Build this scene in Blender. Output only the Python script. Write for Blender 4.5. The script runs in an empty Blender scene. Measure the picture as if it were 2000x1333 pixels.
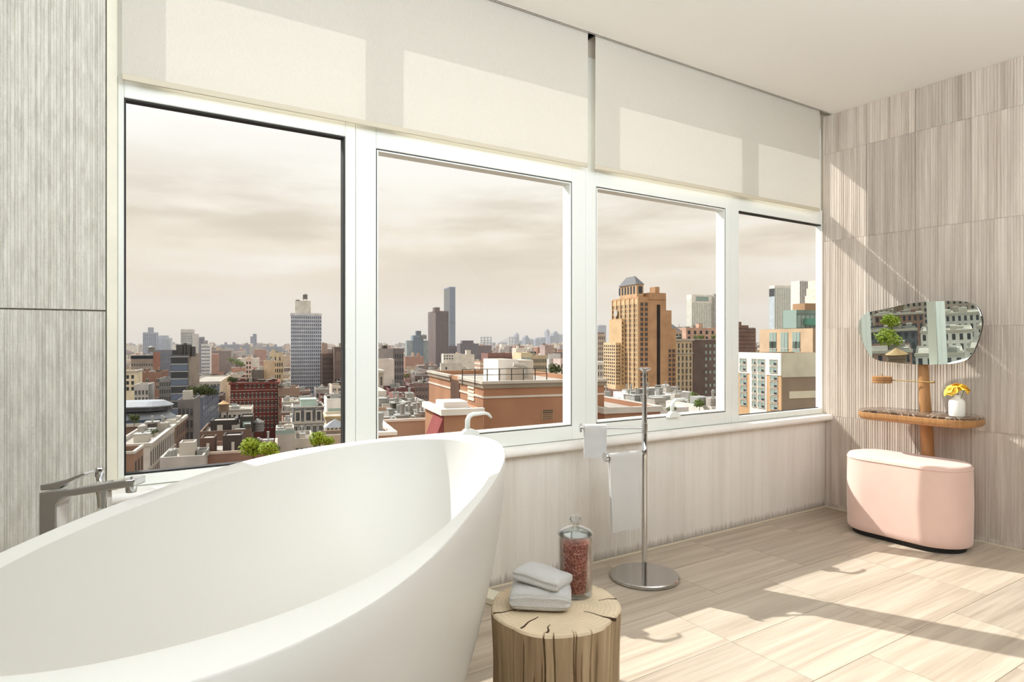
import bpy, math, random
from math import sin, cos, pi, radians, sqrt, atan2
from mathutils import Vector, noise as mnoise

random.seed(7)
scene = bpy.context.scene
COL = scene.collection

# ------------------------------------------------------------------ camera, world, sun, fill lights, exposure
CAM_Z = 1.18
cam_d = bpy.data.cameras.new('camera')
cam_d.sensor_width = 36.0
cam_d.lens = 36.0 * 1260 / 2000
cam_d.clip_start = 0.02
cam_d.clip_end = 20000
cam = bpy.data.objects.new('camera', cam_d)
COL.objects.link(cam)
cam.location = (0, 0, CAM_Z)
cam.rotation_euler = (radians(90), 0, -atan2(.5449, .8384))
scene.camera = cam

scene.view_settings.view_transform = 'Standard'
scene.view_settings.look = 'None'
scene.view_settings.gamma = 1
scene.view_settings.use_curve_mapping = False
scene.view_settings.exposure = 0.0

cy = scene.cycles
cy.use_denoising = True
cy.max_bounces = 10
cy.diffuse_bounces = 6
cy.glossy_bounces = 5
cy.transmission_bounces = 6
cy.transparent_max_bounces = 24
cy.volume_bounces = 0
cy.sample_clamp_indirect = 6.0
cy.caustics_reflective = False
cy.caustics_refractive = False

SUN_E = 5.7
SUN_DIR = Vector((.475, -1.0, -1.0))          # direction the light travels
SKY_STRENGTH = 1.0
FILL_W = 150.0

world = bpy.data.worlds.new('sky')
scene.world = world
world.use_nodes = True
nt = world.node_tree
nt.nodes.clear()
wo = nt.nodes.new('ShaderNodeOutputWorld')
bg = nt.nodes.new('ShaderNodeBackground')
bg.inputs[1].default_value = SKY_STRENGTH
tc = nt.nodes.new('ShaderNodeTexCoord')
sp = nt.nodes.new('ShaderNodeSeparateXYZ')
nt.links.new(tc.outputs['Generated'], sp.inputs[0])
rmp = nt.nodes.new('ShaderNodeValToRGB')
el = rmp.color_ramp.elements
el[0].position = 0.0; el[0].color = (.40, .37, .33, 1)
el[1].position = 1.0; el[1].color = (1.04, 1.03, 1.0, 1)
for p, c in ((.495, (.66, .56, .46, 1)), (.52, (.75, .60, .44, 1)), (.57, (.86, .75, .60, 1)), (.61, (.98, .93, .84, 1)), (.65, (1.06, 1.04, 1.0, 1))):
    e = el.new(p); e.color = c
mr = nt.nodes.new('ShaderNodeMapRange')
mr.inputs[1].default_value = -1; mr.inputs[2].default_value = 1
nt.links.new(sp.outputs[2], mr.inputs[0])
nt.links.new(mr.outputs[0], rmp.inputs[0])
mp = nt.nodes.new('ShaderNodeMapping')
mp.inputs['Scale'].default_value = (1.6, 1.6, 9.0)
mp.inputs['Location'].default_value = (3.1, .7, 1.9)
nt.links.new(tc.outputs['Generated'], mp.inputs[0])
nz = nt.nodes.new('ShaderNodeTexNoise')
nz.inputs['Scale'].default_value = 1.5
nz.inputs['Detail'].default_value = 7
nz.inputs['Roughness'].default_value = .55
nt.links.new(mp.outputs[0], nz.inputs['Vector'])
cr = nt.nodes.new('ShaderNodeValToRGB')
cr.color_ramp.elements[0].position = .47; cr.color_ramp.elements[0].color = (0, 0, 0, 1)
cr.color_ramp.elements[1].position = .60; cr.color_ramp.elements[1].color = (1, 1, 1, 1)
nt.links.new(nz.outputs[0], cr.inputs[0])
up = nt.nodes.new('ShaderNodeMapRange')           # cloud only above the horizon
up.inputs[1].default_value = .03; up.inputs[2].default_value = .16
nt.links.new(sp.outputs[2], up.inputs[0])
ml = nt.nodes.new('ShaderNodeMath'); ml.operation = 'MULTIPLY'
nt.links.new(cr.outputs[0], ml.inputs[0]); nt.links.new(up.outputs[0], ml.inputs[1])
ml2 = nt.nodes.new('ShaderNodeMath'); ml2.operation = 'MULTIPLY'; ml2.inputs[1].default_value = .95
hi = nt.nodes.new('ShaderNodeMapRange')           # thinner cloud higher up
hi.inputs[1].default_value = .15; hi.inputs[2].default_value = .27; hi.inputs[3].default_value = 1; hi.inputs[4].default_value = .12
nt.links.new(sp.outputs[2], hi.inputs[0])
ml4 = nt.nodes.new('ShaderNodeMath'); ml4.operation = 'MULTIPLY'
nt.links.new(ml.outputs[0], ml4.inputs[0]); nt.links.new(hi.outputs[0], ml4.inputs[1])
nt.links.new(ml4.outputs[0], ml2.inputs[0])
mx = nt.nodes.new('ShaderNodeMixRGB')
mx.inputs[2].default_value = (.64, .54, .42, 1)
nt.links.new(ml2.outputs[0], mx.inputs[0]); nt.links.new(rmp.outputs[0], mx.inputs[1])
# brighter cloud gaps
cr2 = nt.nodes.new('ShaderNodeValToRGB')
cr2.color_ramp.elements[0].position = .30; cr2.color_ramp.elements[0].color = (1, 1, 1, 1)
cr2.color_ramp.elements[1].position = .47; cr2.color_ramp.elements[1].color = (0, 0, 0, 1)
nt.links.new(nz.outputs[0], cr2.inputs[0])
ml3 = nt.nodes.new('ShaderNodeMath'); ml3.operation = 'MULTIPLY'
nt.links.new(cr2.outputs[0], ml3.inputs[0]); nt.links.new(up.outputs[0], ml3.inputs[1])
mx2 = nt.nodes.new('ShaderNodeMixRGB')
mx2.inputs[2].default_value = (1.0, .97, .92, 1)
nt.links.new(ml3.outputs[0], mx2.inputs[0]); nt.links.new(mx.outputs[0], mx2.inputs[1])
nt.links.new(mx2.outputs[0], bg.inputs[0])
nt.links.new(bg.outputs[0], wo.inputs[0])

sun_d = bpy.data.lights.new('sun', 'SUN')
sun_d.energy = SUN_E
sun_d.angle = radians(.6)
sun_d.color = (1.0, .98, .945)
sun = bpy.data.objects.new('sun', sun_d)
COL.objects.link(sun)
sun.rotation_euler = SUN_DIR.to_track_quat('-Z', 'Y').to_euler()
sun.location = (-8, 20, 20)


def area(name, loc, target, sx, sy, watts, color=(1, .96, .9)):
    d = bpy.data.lights.new(name, 'AREA')
    d.shape = 'RECTANGLE'; d.size = sx; d.size_y = sy
    d.energy = watts; d.color = color
    o = bpy.data.objects.new(name, d)
    COL.objects.link(o)
    o.location = loc
    o.rotation_euler = (Vector(target) - Vector(loc)).to_track_quat('-Z', 'Y').to_euler()
    return o


# unseen fill lights added behind and beside the camera to brighten the room
area('ceiling_fill', (1.3, -.9, 2.15), (1.3, -.50, 2.78), 4.2, 1.5, FILL_W * 1.10, (.83, .915, 1.0))
area('side_fill', (-2.5, .3, 2.36), (2.0, 1.3, 2.0), 2.4, .7, FILL_W * .40, (.86, .93, 1.0))

# ------------------------------------------------------------------ colour and material helpers


def lin(c):
    out = []
    for v in c[:3]:
        v = v / 255.0
        out.append(v / 12.92 if v <= .04045 else ((v + .055) / 1.055) ** 2.4)
    return tuple(out) + (1.0,)


def new_mat(name):
    m = bpy.data.materials.new(name)
    m.use_nodes = True
    n = m.node_tree
    b = n.nodes['Principled BSDF']
    return m, n, b


def plain(name, rgb, rough=.6, metal=0, spec=.5, noise=0, nscale=20, bump=0, bscale=200, stretch=(1, 1, 1), coat=0):
    m, n, b = new_mat(name)
    col = lin(rgb)
    b.inputs['Base Color'].default_value = col
    b.inputs['Roughness'].default_value = rough
    b.inputs['Metallic'].default_value = metal
    b.inputs['Specular IOR Level'].default_value = spec
    b.inputs['Coat Weight'].default_value = coat
    if noise or bump:
        t = n.nodes.new('ShaderNodeTexCoord')
        mpp = n.nodes.new('ShaderNodeMapping')
        mpp.inputs['Scale'].default_value = stretch
        n.links.new(t.outputs['Object'], mpp.inputs[0])
    if noise:
        k = n.nodes.new('ShaderNodeTexNoise')
        k.inputs['Scale'].default_value = nscale
        k.inputs['Detail'].default_value = 5
        n.links.new(mpp.outputs[0], k.inputs['Vector'])
        r = n.nodes.new('ShaderNodeMapRange')
        r.inputs[1].default_value = .25; r.inputs[2].default_value = .75
        r.inputs[3].default_value = 1 - noise; r.inputs[4].default_value = 1 + noise * .6
        n.links.new(k.outputs[0], r.inputs[0])
        x = n.nodes.new('ShaderNodeMixRGB'); x.blend_type = 'MULTIPLY'; x.inputs[0].default_value = 1
        x.inputs[1].default_value = col
        n.links.new(r.outputs[0], x.inputs[2])
        n.links.new(x.outputs[0], b.inputs['Base Color'])
    if bump:
        k2 = n.nodes.new('ShaderNodeTexNoise')
        k2.inputs['Scale'].default_value = bscale
        k2.inputs['Detail'].default_value = 3
        n.links.new(mpp.outputs[0], k2.inputs['Vector'])
        bp = n.nodes.new('ShaderNodeBump')
        bp.inputs['Strength'].default_value = bump
        bp.inputs['Distance'].default_value = .01
        n.links.new(k2.outputs[0], bp.inputs['Height'])
        n.links.new(bp.outputs[0], b.inputs['Normal'])
    return m


def veined(name, base, dark, axis, rough=.45, scale=1.0, rand=.16, stain=False, bump=.0):
    """Wood-vein limestone: streaks along one axis, each slab its own tone."""
    m, n, b = new_mat(name)
    t = n.nodes.new('ShaderNodeTexCoord')
    oi = n.nodes.new('ShaderNodeObjectInfo')
    geo = n.nodes.new('ShaderNodeNewGeometry')
    ad = n.nodes.new('ShaderNodeVectorMath'); ad.operation = 'MULTIPLY_ADD'
    cb = n.nodes.new('ShaderNodeCombineXYZ')
    for i in range(3):
        n.links.new(oi.outputs['Random'], cb.inputs[i])
    ad.inputs[1].default_value = (9.3, 17.1, 5.7)
    n.links.new(cb.outputs[0], ad.inputs[0]); n.links.new(geo.outputs['Position'], ad.inputs[2])
    mp1 = n.nodes.new('ShaderNodeMapping')
    s = [38 * scale] * 3
    s['xyz'.index(axis)] = 1.5 * scale
    mp1.inputs['Scale'].default_value = s
    n.links.new(ad.outputs[0], mp1.inputs[0])
    k = n.nodes.new('ShaderNodeTexNoise')
    k.inputs['Scale'].default_value = 1.0; k.inputs['Detail'].default_value = 6; k.inputs['Roughness'].default_value = .62
    k.inputs['Distortion'].default_value = .35
    n.links.new(mp1.outputs[0], k.inputs['Vector'])
    r = n.nodes.new('ShaderNodeValToRGB')
    r.color_ramp.elements[0].position = .30; r.color_ramp.elements[0].color = lin(dark)
    r.color_ramp.elements[1].position = .62; r.color_ramp.elements[1].color = lin(base)
    n.links.new(k.outputs[0], r.inputs[0])
    # slab tone
    mr_ = n.nodes.new('ShaderNodeMapRange')
    mr_.inputs[3].default_value = 1 - rand; mr_.inputs[4].default_value = 1 + rand * .5
    n.links.new(oi.outputs['Random'], mr_.inputs[0])
    x = n.nodes.new('ShaderNodeMixRGB'); x.blend_type = 'MULTIPLY'; x.inputs[0].default_value = 1
    n.links.new(r.outputs[0], x.inputs[1]); n.links.new(mr_.outputs[0], x.inputs[2])
    out = x
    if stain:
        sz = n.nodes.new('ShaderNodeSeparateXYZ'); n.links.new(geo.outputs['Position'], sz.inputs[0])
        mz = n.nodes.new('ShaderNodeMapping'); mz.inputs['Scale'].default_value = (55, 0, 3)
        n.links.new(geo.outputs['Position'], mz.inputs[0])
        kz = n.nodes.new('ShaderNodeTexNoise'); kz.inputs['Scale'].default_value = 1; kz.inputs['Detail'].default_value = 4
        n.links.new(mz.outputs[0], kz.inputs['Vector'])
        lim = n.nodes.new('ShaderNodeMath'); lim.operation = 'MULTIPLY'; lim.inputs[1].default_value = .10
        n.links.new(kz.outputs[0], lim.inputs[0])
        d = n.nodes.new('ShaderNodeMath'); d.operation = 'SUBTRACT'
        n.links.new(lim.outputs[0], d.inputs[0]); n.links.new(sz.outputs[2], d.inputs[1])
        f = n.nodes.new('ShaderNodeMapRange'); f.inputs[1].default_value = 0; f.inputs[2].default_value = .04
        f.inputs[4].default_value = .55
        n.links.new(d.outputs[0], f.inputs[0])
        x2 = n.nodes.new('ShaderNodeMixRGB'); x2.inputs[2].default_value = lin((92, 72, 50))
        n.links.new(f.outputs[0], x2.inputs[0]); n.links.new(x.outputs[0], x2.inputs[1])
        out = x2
    n.links.new(out.outputs[0], b.inputs['Base Color'])
    b.inputs['Roughness'].default_value = rough
    if bump:
        k2 = n.nodes.new('ShaderNodeTexNoise'); k2.inputs['Scale'].default_value = 90; k2.inputs['Detail'].default_value = 4
        n.links.new(geo.outputs['Position'], k2.inputs['Vector'])
        bp = n.nodes.new('ShaderNodeBump'); bp.inputs['Strength'].default_value = bump; bp.inputs['Distance'].default_value = .004
        n.links.new(k2.outputs[0], bp.inputs['Height']); n.links.new(bp.outputs[0], b.inputs['Normal'])
    return m


def glass_mat(name, tint=(1, 1, 1), gloss=.06, rough=0.0, lim=.6):
    m = bpy.data.materials.new(name)
    m.use_nodes = True
    n = m.node_tree
    n.nodes.clear()
    o = n.nodes.new('ShaderNodeOutputMaterial')
    tr = n.nodes.new('ShaderNodeBsdfTransparent'); tr.inputs[0].default_value = (*tint, 1)
    gl = n.nodes.new('ShaderNodeBsdfGlossy'); gl.inputs['Roughness'].default_value = rough
    lw = n.nodes.new('ShaderNodeLayerWeight'); lw.inputs[0].default_value = .18
    mu = n.nodes.new('ShaderNodeMath'); mu.operation = 'MULTIPLY'; mu.inputs[1].default_value = gloss / .06
    mn = n.nodes.new('ShaderNodeMath'); mn.operation = 'MINIMUM'; mn.inputs[1].default_value = lim
    n.links.new(lw.outputs['Fresnel'], mu.inputs[0]); n.links.new(mu.outputs[0], mn.inputs[0])
    mi = n.nodes.new('ShaderNodeMixShader')
    n.links.new(mn.outputs[0], mi.inputs[0]); n.links.new(tr.outputs[0], mi.inputs[1]); n.links.new(gl.outputs[0], mi.inputs[2])
    n.links.new(mi.outputs[0], o.inputs[0])
    return m


def blind_mat():
    m = bpy.data.materials.new('blind_fabric')
    m.use_nodes = True
    n = m.node_tree
    n.nodes.clear()
    o = n.nodes.new('ShaderNodeOutputMaterial')
    geo = n.nodes.new('ShaderNodeNewGeometry')
    wv = n.nodes.new('ShaderNodeTexNoise'); wv.inputs['Scale'].default_value = 1; wv.inputs['Detail'].default_value = 2
    mpp = n.nodes.new('ShaderNodeMapping'); mpp.inputs['Scale'].default_value = (260, 1, 90)
    n.links.new(geo.outputs['Position'], mpp.inputs[0]); n.links.new(mpp.outputs[0], wv.inputs['Vector'])
    r = n.nodes.new('ShaderNodeMapRange'); r.inputs[3].default_value = .93; r.inputs[4].default_value = 1.05
    n.links.new(wv.outputs[0], r.inputs[0])
    outs = []
    for cls, c in (('ShaderNodeBsdfDiffuse', (208, 202, 190)), ('ShaderNodeBsdfTranslucent', (250, 245, 234))):
        x = n.nodes.new('ShaderNodeMixRGB'); x.blend_type = 'MULTIPLY'; x.inputs[0].default_value = 1
        x.inputs[1].default_value = lin(c); n.links.new(r.outputs[0], x.inputs[2])
        s = n.nodes.new(cls); n.links.new(x.outputs[0], s.inputs[0]); outs.append(s)
    a = n.nodes.new('ShaderNodeMixShader'); a.inputs[0].default_value = .12
    n.links.new(outs[0].outputs[0], a.inputs[1]); n.links.new(outs[1].outputs[0], a.inputs[2])
    n.links.new(a.outputs[0], o.inputs[0])
    return m


def facade_mat(rgb, rough=.85, var=.22, scale=.25):
    return plain('facade_%d_%d_%d' % rgb, rgb, rough, noise=var, nscale=scale, spec=.2)


_fm = {}


def F(rgb):
    rgb = tuple(int(v) for v in rgb)
    if rgb not in _fm:
        g_ = sum(rgb) / 3
        d_ = tuple(int((v * .68 + g_ * .32) * 1.08) for v in rgb)
        if d_ not in _fm:
            _fm[d_] = facade_mat(d_)
        _fm[rgb] = _fm[d_]
    return _fm[rgb]


M = {}
M['ceiling'] = plain('ceiling_paint', (244, 241, 235), .9, spec=.1)
M['mid'] = plain('mid_wall_panelling', (168, 160, 150), .8)
M['dim'] = plain('dark_wall_panelling', (92, 82, 72), .7, noise=.1, nscale=3)
M['plaster'] = plain('plaster', (222, 214, 200), .9, spec=.1)
M['frame'] = plain('window_frame_paint', (236, 238, 232), .35)
M['frame_edge'] = plain('window_gasket_black', (16, 15, 14), .6)
M['jamb'] = plain('cream_stone_jamb', (232, 226, 206), .5, noise=.06, nscale=12)
M['sill'] = plain('white_marble_sill', (244, 241, 235), .25, noise=.05, nscale=6)
M['caulk'] = plain('cream_caulk', (226, 216, 192), .6)
M['left_tile'] = veined('fluted_cream_limestone', (216, 212, 200), (190, 185, 172), 'z', .65, 1.0, .03, bump=.8)
for nd_ in M['left_tile'].node_tree.nodes:
    if nd_.type == 'MAPPING':
        nd_.inputs['Scale'].default_value = (60, 60, 11)
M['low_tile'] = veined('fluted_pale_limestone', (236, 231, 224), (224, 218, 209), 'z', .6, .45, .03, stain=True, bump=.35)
M['right_tile'] = veined('fluted_wood_vein_limestone', (216, 205, 192), (182, 168, 154), 'z', .55, .6, .16, bump=.12)
M['floor_tile'] = veined('wood_vein_limestone_floor', (198, 185, 167), (164, 148, 130), 'x', .36, .62, .12)
M['grout'] = plain('floor_grout', (150, 136, 116), .9)
M['tub'] = plain('white_solid_surface', (220, 218, 212), .42, spec=.35)
M['chrome'] = plain('chrome', (215, 216, 218), .09, metal=1)
M['chrome_brushed'] = plain('polished_steel', (190, 188, 186), .16, metal=1)
M['steel_dark'] = plain('dark_bracket_metal', (60, 64, 66), .3, metal=1)
M['white_plastic'] = plain('white_painted_handle', (232, 236, 232), .3)
M['towel'] = plain('white_terry', (253, 251, 248), .95, spec=.1, bump=.9, bscale=520)
M['pink'] = plain('blush_velvet', (232, 198, 184), .8, spec=.2, noise=.05, nscale=8)
M['pink'].node_tree.nodes['Principled BSDF'].inputs['Sheen Weight'].default_value = .5
M['black'] = plain('black_plinth', (22, 20, 19), .6)
M['oak'] = plain('oiled_oak', (178, 130, 82), .42, noise=.25, nscale=14, stretch=(4, 4, .5))
M['oak_dark'] = plain('oak_groove', (120, 78, 40), .5)
M['brass'] = plain('brass_rod', (214, 184, 128), .25, metal=1)
M['ceramic'] = plain('white_ceramic', (240, 238, 230), .25)
M['yellow'] = plain('yellow_petals', (255, 212, 74), .6, noise=.16, nscale=60)
M['stem'] = plain('green_stem', (96, 128, 60), .6)
M['mirror'] = plain('mirror_silver', (226, 238, 232), .0, metal=1)
M['glass'] = glass_mat('window_glass', (.995, 1.0, .997), .008, 0.0, .03)
M['jar_glass'] = glass_mat('jar_glass', (.97, .98, .98), .11)
M['lid_glass'] = glass_mat('lid_glass', (.93, .95, .95), .30, .02, .9)
M['blind'] = blind_mat()
M['hem'] = plain('blind_hem', (208, 198, 176), .7)

# marble vanity top
m, n, b = new_mat('brown_marble')
t = n.nodes.new('ShaderNodeTexCoord')
k = n.nodes.new('ShaderNodeTexNoise'); k.inputs['Scale'].default_value = 9; k.inputs['Detail'].default_value = 9; k.inputs['Distortion'].default_value = 1.6
n.links.new(t.outputs['Object'], k.inputs['Vector'])
r = n.nodes.new('ShaderNodeValToRGB')
r.color_ramp.elements[0].position = .35; r.color_ramp.elements[0].color = lin((62, 46, 36))
r.color_ramp.elements[1].position = .60; r.color_ramp.elements[1].color = lin((118, 94, 74))
e = r.color_ramp.elements.new(.49); e.color = lin((98, 76, 60))
e = r.color_ramp.elements.new(.505); e.color = lin((222, 208, 188))
e = r.color_ramp.elements.new(.52); e.color = lin((98, 76, 60))
n.links.new(k.outputs[0], r.inputs[0]); n.links.new(r.outputs[0], b.inputs['Base Color'])
b.inputs['Roughness'].default_value = .12
M['marble'] = m

# stump: side grain and cut face with rings
m, n, b = new_mat('stump_side_wood')
t = n.nodes.new('ShaderNodeTexCoord')
mp1 = n.nodes.new('ShaderNodeMapping'); mp1.inputs['Scale'].default_value = (30, 30, 1.6)
n.links.new(t.outputs['Object'], mp1.inputs[0])
k = n.nodes.new('ShaderNodeTexNoise'); k.inputs['Scale'].default_value = 1; k.inputs['Detail'].default_value = 6
n.links.new(mp1.outputs[0], k.inputs['Vector'])
r = n.nodes.new('ShaderNodeValToRGB')
r.color_ramp.elements[0].position = .28; r.color_ramp.elements[0].color = lin((138, 112, 82))
r.color_ramp.elements[1].position = .68; r.color_ramp.elements[1].color = lin((190, 166, 132))
n.links.new(k.outputs[0], r.inputs[0]); n.links.new(r.outputs[0], b.inputs['Base Color'])
b.inputs['Roughness'].default_value = .75
bp = n.nodes.new('ShaderNodeBump'); bp.inputs['Strength'].default_value = .5; bp.inputs['Distance'].default_value = .01
n.links.new(k.outputs[0], bp.inputs['Height']); n.links.new(bp.outputs[0], b.inputs['Normal'])
M['stump_side'] = m
m, n, b = new_mat('stump_cut_face')
t = n.nodes.new('ShaderNodeTexCoord')
w = n.nodes.new('ShaderNodeTexWave'); w.wave_type = 'RINGS'; w.rings_direction = 'Z'
w.inputs['Scale'].default_value = 26; w.inputs['Distortion'].default_value = 5; w.inputs['Detail'].default_value = 3; w.inputs['Detail Scale'].default_value = .6
n.links.new(t.outputs['Object'], w.inputs['Vector'])
r = n.nodes.new('ShaderNodeValToRGB')
r.color_ramp.elements[0].color = lin((220, 200, 168)); r.color_ramp.elements[1].color = lin((228, 209, 178))
n.links.new(w.outputs[0], r.inputs[0])
k = n.nodes.new('ShaderNodeTexNoise'); k.inputs['Scale'].default_value = 9; k.inputs['Detail'].default_value = 5
n.links.new(t.outputs['Object'], k.inputs['Vector'])
x = n.nodes.new('ShaderNodeMixRGB'); x.blend_type = 'MULTIPLY'
mr_ = n.nodes.new('ShaderNodeMapRange'); mr_.inputs[1].default_value = .3; mr_.inputs[2].default_value = .7; mr_.inputs[3].default_value = .82; mr_.inputs[4].default_value = 1.05
n.links.new(k.outputs[0], mr_.inputs[0]); x.inputs[0].default_value = 1
n.links.new(r.outputs[0], x.inputs[1]); n.links.new(mr_.outputs[0], x.inputs[2])
n.links.new(x.outputs[0], b.inputs['Base Color'])
b.inputs['Roughness'].default_value = .7
M['stump_top'] = m
M['crack'] = plain('wood_crack', (70, 48, 30), .9)

# bath salt
m, n, b = new_mat('pink_bath_salt')
t = n.nodes.new('ShaderNodeTexCoord')
k = n.nodes.new('ShaderNodeTexVoronoi'); k.inputs['Scale'].default_value = 240
n.links.new(t.outputs['Object'], k.inputs['Vector'])
r = n.nodes.new('ShaderNodeValToRGB')
r.color_ramp.elements[0].color = lin((104, 46, 34)); r.color_ramp.elements[1].color = lin((206, 140, 120))
e = r.color_ramp.elements.new(.55); e.color = lin((160, 82, 64))
sepc = n.nodes.new('ShaderNodeSeparateColor')
n.links.new(k.outputs['Color'], sepc.inputs[0]); n.links.new(sepc.outputs[0], r.inputs[0])
n.links.new(r.outputs[0], b.inputs['Base Color'])
b.inputs['Roughness'].default_value = .4
bp = n.nodes.new('ShaderNodeBump'); bp.inputs['Strength'].default_value = .8; bp.inputs['Distance'].default_value = .003
n.links.new(k.outputs['Distance'], bp.inputs['Height']); n.links.new(bp.outputs[0], b.inputs['Normal'])
M['salt'] = m

# city materials
M['pane'] = plain('building_glass_dark', (52, 58, 64), .25, spec=.6)
M['pane_blue'] = plain('building_glass_blue', (98, 112, 134), .2, spec=.7)
M['pane_green'] = plain('building_glass_pale_green', (150, 172, 164), .2, spec=.7)
M['trim_light'] = plain('building_pale_trim', (190, 184, 173), .8)
M['roof_tar'] = plain('roof_tar', (138, 131, 123), .95, noise=.35, nscale=.35, spec=.1)
M['roof_pale'] = plain('roof_pale_membrane', (176, 169, 160), .95, noise=.22, nscale=.4, spec=.1)
M['roof_dark'] = plain('roof_dark', (92, 86, 80), .95, noise=.35, nscale=.35, spec=.1)
M['slate'] = plain('slate_roof', (112, 112, 114), .8, noise=.2, nscale=1)
M['zinc'] = plain('grey_standing_seam', (150, 154, 160), .5, noise=.12, nscale=1, spec=.5)
M['tank_wood'] = plain('tank_cedar', (132, 112, 92), .9, noise=.3, nscale=3, stretch=(3, 3, .3))
M['tank_metal'] = plain('tank_grey_metal', (128, 128, 124), .6, noise=.1, nscale=2)
M['tank_roof'] = plain('tank_cone_roof', (196, 158, 112), .8, noise=.15, nscale=2)
M['ac'] = plain('rooftop_unit_metal', (160, 160, 156), .6, noise=.15, nscale=1)
M['rail'] = plain('dark_railing', (60, 58, 54), .5)
M['street'] = plain('street_asphalt', (110, 104, 98), .95, noise=.2, nscale=.05)
M['leaf_lime'] = plain('lime_leaves', (158, 176, 40), .7, noise=.35, nscale=1.2)
M['leaf_dark'] = plain('dark_leaves', (78, 88, 44), .8, noise=.35, nscale=.8)
M['leaf_mid'] = plain('mid_green_leaves', (108, 126, 62), .8, noise=.35, nscale=.8)
M['trunk'] = plain('tree_trunk', (86, 70, 54), .9)

# ------------------------------------------------------------------ mesh helpers


class MB:
    def __init__(self):
        self.v = []; self.f = []; self.m = []

    def box(self, x0, x1, y0, y1, z0, z1, mi=0, skip=''):
        i = len(self.v)
        self.v += [(x0, y0, z0), (x1, y0, z0), (x1, y1, z0), (x0, y1, z0), (x0, y0, z1), (x1, y0, z1), (x1, y1, z1), (x0, y1, z1)]
        fs = {'b': (0, 3, 2, 1), 't': (4, 5, 6, 7), 'f': (0, 1, 5, 4), 'r': (1, 2, 6, 5), 'k': (2, 3, 7, 6), 'l': (3, 0, 4, 7)}
        for k_, q in fs.items():
            if k_ in skip:
                continue
            self.f.append(tuple(i + a for a in q)); self.m.append(mi)
        return self

    def poly(self, pts, mi=0):
        i = len(self.v)
        self.v += [tuple(p) for p in pts]
        self.f.append(tuple(range(i, i + len(pts)))); self.m.append(mi)
        return self

    def loft(self, rings, mi=0, close=True, cap0=False, cap1=False):
        i = len(self.v)
        n_ = len(rings[0])
        for r_ in rings:
            self.v += [tuple(p) for p in r_]
        for a in range(len(rings) - 1):
            for b_ in range(n_ if close else n_ - 1):
                c = (b_ + 1) % n_
                self.f.append((i + a * n_ + b_, i + a * n_ + c, i + (a + 1) * n_ + c, i + (a + 1) * n_ + b_)); self.m.append(mi)
        if cap0:
            self.f.append(tuple(i + q for q in reversed(range(n_)))); self.m.append(mi)
        if cap1:
            o = i + (len(rings) - 1) * n_
            self.f.append(tuple(o + q for q in range(n_))); self.m.append(mi)
        return self

    def lathe(self, prof, n_=32, c=(0, 0), mi=0, cap0=False, cap1=False):
        rings = [[(c[0] + r_ * cos(2 * pi * a / n_), c[1] + r_ * sin(2 * pi * a / n_), z) for a in range(n_)] for r_, z in prof]
        return self.loft(rings, mi, True, cap0, cap1)

    def prism(self, poly2, z0, z1, mi=0):
        return self.loft([[(p[0], p[1], z0) for p in poly2], [(p[0], p[1], z1) for p in poly2]], mi, True, True, True)

    def tube(self, path, rad, n_=12, mi=0, caps=True):
        path = [Vector(p) for p in path]
        rings = []
        for i, p in enumerate(path):
            d = (path[min(i + 1, len(path) - 1)] - path[max(i - 1, 0)]).normalized()
            a = d.cross(Vector((0, 0, 1)))
            if a.length < 1e-3:
                a = d.cross(Vector((0, 1, 0)))
            a.normalize(); b_ = d.cross(a).normalized()
            r_ = rad[i] if isinstance(rad, (list, tuple)) else rad
            rings.append([p + a * (r_ * cos(-2 * pi * q / n_)) + b_ * (r_ * sin(-2 * pi * q / n_)) for q in range(n_)])
        return self.loft(rings, mi, True, caps, caps)

    def mesh(self, name, mats, smooth=False):
        me = bpy.data.meshes.new(name)
        me.from_pydata(self.v, [], self.f)
        for q in mats:
            me.materials.append(q)
        me.polygons.foreach_set('material_index', self.m)
        if smooth:
            me.polygons.foreach_set('use_smooth', [True] * len(me.polygons))
            try:
                me.set_sharp_from_angle(angle=radians(38))
            except Exception:
                pass
        me.update()
        return me

    def build(self, name, mats, parent=None, smooth=False, loc=None, rz=0):
        if not isinstance(mats, (list, tuple)):
            mats = [mats]
        return link(name, self.mesh(name, mats, smooth), parent, loc, rz)


def link(name, data, parent=None, loc=None, rz=0):
    o = bpy.data.objects.new(name, data)
    COL.objects.link(o)
    if parent is not None:
        o.parent = parent
    if loc is not None:
        o.location = loc
    if rz:
        o.rotation_euler = (0, 0, rz)
    return o


def empty(name, loc=(0, 0, 0), rz=0, parent=None):
    o = link(name, None, parent, loc, rz)
    o.empty_display_size = .1
    return o


def tag(o, label, cat, group=None):
    o['label'] = label; o['category'] = cat
    if group:
        o['group'] = group
    return o


def struct(o):
    o['kind'] = 'structure'
    return o


def stuff(o):
    o['kind'] = 'stuff'
    return o


def bevel(o, w, seg=2, angle=40):
    md = o.modifiers.new('bevel', 'BEVEL')
    md.width = w; md.segments = seg; md.limit_method = 'ANGLE'; md.angle_limit = radians(angle)
    return o


def rrect(x0, x1, y0, y1, r_, n_=8):
    pts = []
    for cx_, cy_, a0 in ((x1 - r_, y1 - r_, 0), (x0 + r_, y1 - r_, 90), (x0 + r_, y0 + r_, 180), (x1 - r_, y0 + r_, 270)):
        for i in range(n_ + 1):
            a = radians(a0 + 90 * i / n_)
            pts.append((cx_ + r_ * cos(a), cy_ + r_ * sin(a)))
    return pts


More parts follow.
